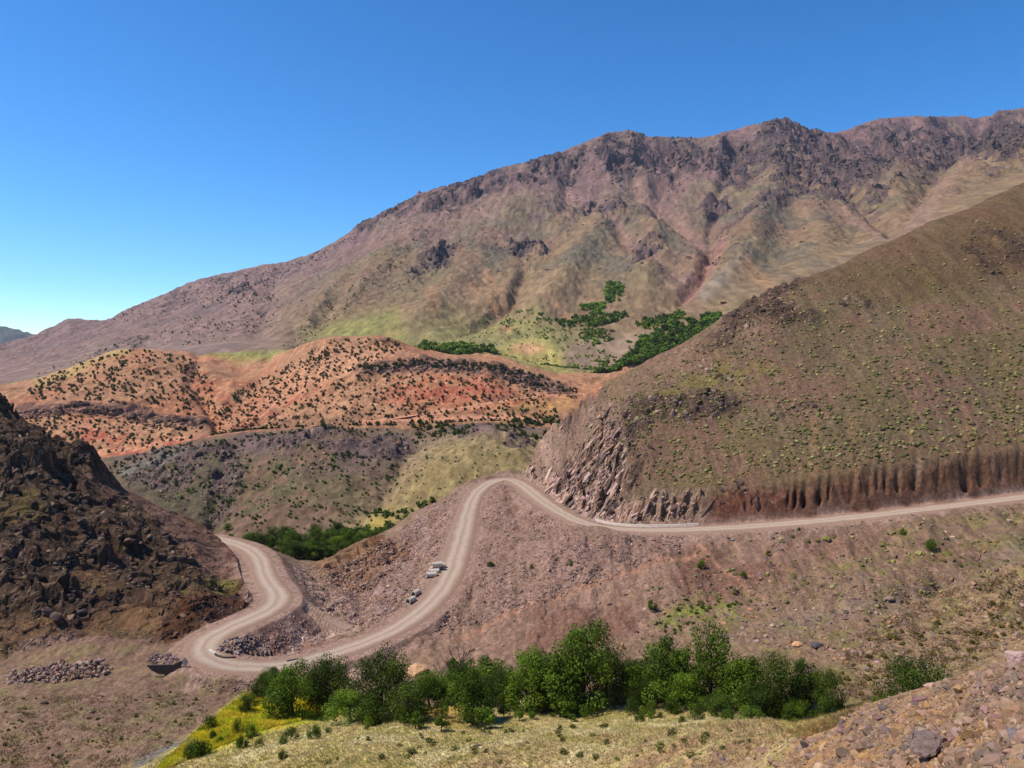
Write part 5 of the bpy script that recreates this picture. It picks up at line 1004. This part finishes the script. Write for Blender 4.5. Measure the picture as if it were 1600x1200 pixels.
T_ = [spread(3200, RHP, 7.3, 11, 31, None, (.2, .95), dens=lambda u, v: (.3+.7*sstep(-.2, .25, fbm(u/45., v/22., 3, 531)))*(.3+.7*sstep(420, 600, v)), cf=(.95, .95, .9), lab=TL),
      spread(90, [(1200,700),(1420,640),(1600,600),(1600,690),(1400,715),(1180,740)], 7.3, 11, 33, (6, 11), lab=TL),
      spread(230, [(1100,840),(1600,790),(1600,900),(1400,960),(1200,940),(1040,960),(1000,930)], 4.6, 8, 32, None, (.35, .9), dens=clus(40., 20., 532, .1), lab=TL2)]
for (u, v, w_) in [(1262,846,8),(1277,845,9),(1292,842,14),(1304,839,9),(1283,872,10),(1381,852,12),(1395,851,8),(1436,866,12),(1470,849,9),(1478,866,14),(1474,876,12),(1396,878,9),(1240,900,13),(1012,920+3,8)]:
    T_.append((np.array([raycast(u, v, 4.6)]), np.array([w_/1200*raycast(u, v, 4.6)[1]]), (1.1, 1.1, .9), TL2))
scatter('cushion_plant', CUSH, T_, '', 'plant', '', 'cushion_plants')
FL = ('low dry shrub scattered over the foreground field and valley floor', 'low shrubs on the field and valley floor')
F_ = [spread(90, [(0,1195),(0,1090),(300,1080),(340,1100),(240,1190)], 1, 5, 41, (4, 10), lab=FL, cf=(.9,.9,.9)), spread(70, [(500,1195),(560,1150),(900,1135),(1240,1145),(1100,1190)], 1, 4, 42, (8, 22), lab=FL, cf=(1.1,1.1,1)), spread(90, [(1310,1060),(1350,1000),(1600,930),(1600,1000),(1480,1050),(1350,1095)], 3.2, 7, 43, (6, 18), lab=FL, cf=(1.2,.95,.8)), spread(40, [(1000,1000),(1060,950),(1160,920),(1150,950),(1060,990)], 4.6, 7, 44, (6, 12), lab=FL, cf=(.9,1,.7))]
TB = [tiny_bush(80+s, 60, .8, .3, (S(110,112,60), S(130,126,70), S(92,98,50)), 3) for s in range(4)]
scatter('low_shrub', TB, F_, '', 'bush', '', 'low_scrub')
# far woods, read as masses
def grove(name, n, pts, px, seed, cf, kmin=19, smax=23, dens=None):
    P, u, v, s = pick(n, pts, dens, kmin, seed, smax); r = np.random.default_rng(seed); sz = r.uniform(px[0], px[1], len(P))/1200*P[:, 1]
    k = r.uniform(0, 1, len(P)) < .25+.75*sstep(-.3, .1, fbm(P[:, 0]/22, P[:, 1]/60, 3, 561)); P = P[k]; sz = sz[k]; merged(name, MIDG, P, sz, np.array(cf)*[1.65, 1.25, .95]*r.choice([.6, .9, 1.1, 1.4, 1.9], (len(P), 1))*r.uniform(.85, 1.15, (len(P), 1)), M_LEAF, .05, .05)
grove('far_wood', 1150, [(928,612),(945,590),(975,562),(1000,535),(1040,510),(1110,494),(1130,493),(1100,530),(1040,560),(960,600),(935,618)], (7, 13), 61, (.62, .88, .62), 18.5)
grove('far_wood', 200, [(655,545),(665,538),(770,542),(776,552),(740,558),(690,560),(640,548)], (8, 13), 62, (.6, .82, .6), 18.5)
grove('far_wood', 190, [(865,502),(900,496),(975,488),(980,497),(930,512),(880,512)], (6, 10), 63, (.55, .72, .58)); grove('far_wood', 120, [(945,445),(970,443),(976,452),(965,475),(948,472)], (6, 10), 64, (.55, .78, .6)); grove('far_wood', 160, [(905,478),(945,475),(945,492),(915,492)], (5, 8), 65, (.65, 1., .6))
grove('far_wood', 100, [(990,500),(1015,498),(1040,494),(1050,490),(1040,504),(1010,515),(992,508)], (6, 10), 66, (.55, .7, .58)); grove('far_wood', 130, [(905,515),(950,515),(960,530),(930,540),(905,530)], (4, 7), 67, (.7, .95, .7)); grove('far_wood', 60, [(1040,500),(1060,484),(1070,492),(1050,508)], (5, 8), 68, (.6, .9, .6))
grove('far_wood', 500, [(740,500),(830,480),(930,530),(960,560),(900,600),(840,580),(880,540),(800,520)], (2.5, 5), 69, (.95, 1.3, .95), dens=clus(24., 10., 541, .05))

grove('far_wood', 130, [(910,620),(930,575),(990,525),(1060,495),(1080,500),(1000,545),(950,590)], (4, 8), 70, (.7, .9, .65), 18.5)
# ---------------------------------------------------------------- grass and crop
def blades(seed, n=9, h_=1.0, wd=.07):
    r = np.random.default_rng(seed); V_ = []; F_ = []
    for k in range(n):
        a = r.uniform(0, 6.28); rr = r.uniform(0, .28); x, y = rr*math.cos(a), rr*math.sin(a); l = r.uniform(.15, .5); b = a+r.uniform(-1, 1); q = b+1.57; hh = h_*r.uniform(.6, 1)
        V_ += [(x-wd*math.cos(q), y-wd*math.sin(q), 0), (x+wd*math.cos(q), y+wd*math.sin(q), 0), (x+l*math.cos(b), y+l*math.sin(b), hh)]; F_.append((3*k, 3*k+1, 3*k+2))
    return np.array(V_, F32), np.array(F_, np.int32)
BL = [blades(s) for s in range(6)]
def grassy(name, n, pts, a, b, cols, seed, dens=None, smax=4.8, kmin=0):
    P, u, v, s = pick(n, pts, dens, kmin, seed, smax); merged(name, BL, P, rng.uniform(a, b, len(P)), .35*vary(cols, len(P), .12, seed)+.65*col_at(P)*1.18, M_GRASS, .12, .02)
FP = [(200,1215),(300,1160),(420,1138),(520,1115),(700,1108),(1000,1104),(1330,1112),(1260,1150),(1100,1215)]
grassy('grass', 26000, FP, .08, .26, [S(208,192,150,.85), S(194,176,126,.85), S(168,158,98,.8), S(216,202,162,.9)], 71, dens=lambda u, v: np.clip(1.1-.9*sstep(1130, 1215, v+.12*(u-900)), .12, 1))
grassy('crop', 14000, [(235,1212),(300,1150),(365,1098),(430,1062),(530,1072),(530,1112),(420,1138),(330,1172)], .25, .5, [S(226,200,50,1.), S(232,192,80,1.), S(214,194,54,1), S(184,188,60,1)], 72)
grassy('grass', 3500, [(0,1200),(0,1090),(280,1080),(330,1110),(230,1200)], .1, .25, [S(150,148,84), S(170,154,96)], 73, dens=clus(40., 20., 551, .05))
grassy('grass', 2500, [(1180,1120),(1320,1108),(1360,1090),(1300,1140),(1250,1155)], .08, .24, [S(190,178,96), S(164,164,84)], 74)
grassy('grass', 5200, [(1300,1080),(1330,1000),(1450,930),(1600,890),(1600,1000),(1480,1060),(1360,1098)], .12, .4, [S(184,156,118), S(170,146,104)], 75, kmin=3.2, smax=8, dens=clus(30., 20., 552, .1))

# ---------------------------------------------------------------- built things
def pipe_mesh(length, r0, r1, ns=20):
    P = []; F_ = []; prof = [(0, r1*1.12), (length*.08, r1*1.12), (length*.1, r1), (length, r1), (length, r0), (0, r0)]; m_ = len(prof)
    for j in range(ns):
        a = 2*math.pi*j/ns; P += [(x, r*math.cos(a), r*math.sin(a)) for x, r in prof]
    for j in range(ns):
        for k in range(m_): F_.append((j*m_+k, j*m_+(k+1) % m_, ((j+1) % ns)*m_+(k+1) % m_, ((j+1) % ns)*m_+k))
    return mesh_from('concrete_pipe', np.array(P, F32), np.array(F_, np.int32), M_CONC, np.ones((len(P), 3))*S(222,206,186), False)
PM = pipe_mesh(1.9, .40, .49)
pg = 'concrete pipes left beside the road'
def pipe(u, v, az, label, dz=0, tilt=0):
    x, y, z = raycast(u, v); o = link(PM, 'concrete_pipe'); o.location = (x, y, z+.44+dz); o.rotation_euler = (0, tilt, az); tag(o, label, 'pipe', pg); return o
pipe(637, 944, math.radians(62), 'pale concrete pipe lying with its dark open end to the front'); pipe(645.5, 933, math.radians(68), 'pale concrete pipe lying just behind the one with the dark open end')
for k, (u, v, a, dz, lb) in enumerate([(666, 902, 14, 0, 'nearest concrete pipe of the heap of five by the road'), (670, 897, 14, 0, 'second nearest concrete pipe in the heap of five'), (672, 892.5, 12, 0, 'farthest left concrete pipe in the heap of five'), (675, 893, 20, .8, 'upper concrete pipe lying on top of the heap'), (680, 889.5, 24, .15, 'rearmost concrete pipe at the right end of the heap')]): pipe(u, v, math.radians(a), lb, dz)
def wall_strip(name, pts, th, hg, col, label, cat_, kmin=0, base=-.3, smooth_=9):
    P = np.array([p if len(p) == 3 else raycast(*p, kmin) for p in pts]); P = catmull(P, .5) if len(P) > 2 else np.array([P[0]*(1-t)+P[1]*t for t in np.linspace(0, 1, 8)])
    if len(P) > 12:
        for a in range(3): P[:, a] = smooth1(P[:, a], smooth_)
    T = np.gradient(P[:, :2], axis=0); T /= np.linalg.norm(T, axis=1)[:, None]+1e-9; Nn = np.stack([T[:, 1], -T[:, 0]], 1)
    V_ = np.zeros((len(P), 4, 3))
    for k, (a, z) in enumerate([(-.5, base), (-.5, hg), (.5, hg), (.5, base)]): V_[:, k, :2] = P[:, :2]+Nn*a*th; V_[:, k, 2] = P[:, 2]+z
    ii = np.arange(len(P)*4).reshape(-1, 4); F_ = [(ii[a, k], ii[a, (k+1) % 4], ii[a+1, (k+1) % 4], ii[a+1, k]) for a in range(len(P)-1) for k in range(4)] + [tuple(ii[0][::-1]), tuple(ii[-1])]
    return tag(link(mesh_from(name, V_.reshape(-1, 3), np.array(F_, np.int32), M_CONC, np.ones((len(P)*4, 3))*col, False), name), label, cat_)
def off(P, d):
    T = np.gradient(P[:, :2], axis=0); T /= np.linalg.norm(T, axis=1)[:, None]; Q = P.copy(); Q[:, 0] -= T[:, 1]*d; Q[:, 1] += T[:, 0]*d; return Q
mu, mv = proj(MAIN[:, 0], MAIN[:, 1], MAIN[:, 2]); k0 = int(np.argmin(np.hypot(mu-905, mv-814))); k1 = int(np.argmin(np.hypot(mu-1100, mv-827)))
wall_strip('kerb_wall', [tuple(p) for p in off(MAIN, 3.45)[k0:k1:8]], .28, .38, S(226,208,192), 'long low white concrete drain wall at the inner edge of the upper road', 'wall')
def slab(name, u, v, poly2, th, az, col, label, cat_, kmin=0, dz=0):
    """upright concrete slab cut to an outline (metres), facing the camera at angle az"""
    x, y, z = raycast(u, v, kmin); bm = bmesh.new(); f_ = [bm.verts.new((a, 0, b)) for a, b in poly2]; b_ = [bm.verts.new((a, th, b)) for a, b in poly2]; n = len(poly2)
    bm.faces.new(f_); bm.faces.new(b_[::-1])
    for k in range(n): bm.faces.new([f_[k], b_[k], b_[(k+1) % n], f_[(k+1) % n]])
    bmesh.ops.recalc_face_normals(bm, faces=bm.faces); bmesh.ops.triangulate(bm, faces=bm.faces); bm.verts.ensure_lookup_table()
    vv = np.array([q.co[:] for q in bm.verts], F32); ff = np.array([[q.index for q in t.verts] for t in bm.faces], np.int32); bm.free()
    o = link(mesh_from(name, vv, ff, M_CONC, np.ones((len(vv), 3))*col, False), name); o.location = (x, y, z+dz); o.rotation_euler[2] = az; return tag(o, label, cat_)
hw = slab('headwall', 262, 1052, [(-2.6, 1.25), (-1.9, .5), (-1.1, .08), (0, -.1), (.9, .12), (1.6, .6), (2.05, 1.35), (1.75, 1.7), (.9, 1.25)], .3, .06, S(92,78,72), 'dark curved concrete culvert headwall below the road loop', 'wall')
hw.location.y -= .3
cop = slab('coping', 262, 1052, [(1.95, .1), (2.25, .1), (2.7, 1.5), (2.3, 2.1), (2.0, 1.8), (2.2, 1.4)], .35, .06, S(216,192,178), None, None); cop.parent = hw; cop.matrix_parent_inverse = hw.matrix_basis.inverted()
cop.matrix_parent_inverse.identity(); cop.location = (0, -.03, 0); cop.rotation_euler = (0, 0, 0)
wall_strip('kerb', [(327,1017.5), (336,1023.5)], .35, .3, S(226,208,198), 'short white concrete kerb at the inside of the road loop', 'kerb'); wall_strip('retaining_wall', [(337,1025), (352,1029), (368,1028)], .3, .25, S(104,88,82), 'dark low retaining wall under the stone heap in the loop', 'wall', smooth_=3)
wall_strip('beam', [(448,1034), (466,1030.5)], .25, .25, S(150,132,124), 'grey beam lying at the inner road edge above the trees', 'beam', base=0)
def mud_house(u, v, wpx, hpx, dpx, col, label, kmin=19):
    x, y, z = raycast(u, v, kmin); k = y/1200; W, Hh, Dd = wpx*k, hpx*k, dpx*k; e = bpy.data.objects.new('mud_house', None); COL.objects.link(e); e.location = (x, y, z); tag(e, label, 'house')
    def box(nm, x0, x1, y0, y1, z0, z1, c):
        v_ = np.array([(a, b, c_) for a in (x0, x1) for b in (y0, y1) for c_ in (z0, z1)], F32); f_ = np.array([(0,1,3,2),(4,6,7,5),(0,4,5,1),(2,3,7,6),(0,2,6,4),(1,5,7,3)], np.int32); link(mesh_from(nm, v_, f_, M_CONC, np.ones((8, 3))*c, False), nm, e)
    box('wall', -W/2, W/2, 0, Dd, -2, Hh, col); box('roof', -W/2-.3, W/2+.3, -.3, Dd+.3, Hh+.003, Hh+.45, col*.7); box('door', -W*.1, W*.05, -.06, -.003, 0, Hh*.7, col*.25); box('window', W*.2, W*.3, -.05, -.003, Hh*.4, Hh*.7, col*.25)
mud_house(1131, 475, 8, 3, 8, S(150,86,68), 'tiny dark red stone hut alone on the far tan slope'); mud_house(956, 519, 8, 3.4, 8, S(170,130,108), 'small flat-roofed mud house among the far orchard trees'); mud_house(1100, 494, 12, 3, 7, S(120,104,90), 'low long stone house above the far green wood')
print('objects', len(bpy.data.objects), round(time.time()-T0, 1))

# ---------------------------------------------------------------- haze
bm = bmesh.new(); bmesh.ops.create_cube(bm, size=1); hz = bpy.data.meshes.new('haze'); bm.to_mesh(hz); bm.free()
hm = bpy.data.materials.new('air'); hm.use_nodes = True; t = hm.node_tree; t.nodes.clear(); ho = t.nodes.new('ShaderNodeOutputMaterial'); pv = t.nodes.new('ShaderNodeVolumePrincipled')
pv.inputs['Color'].default_value = (.72, .80, 1.0, 1); pv.inputs['Density'].default_value = 3.6e-5; pv.inputs['Anisotropy'].default_value = .3; t.links.new(pv.outputs[0], ho.inputs['Volume'])
hz.materials.append(hm); ho_ = link(hz, 'haze'); ho_.scale = (33500, 7500, 1260); ho_.location = (0, 7500/2-60, 1260/2-260); tag(ho_, kind='stuff')
print('world extent', X.min(), X.max(), Y.max(), Z.min(), Z.max())
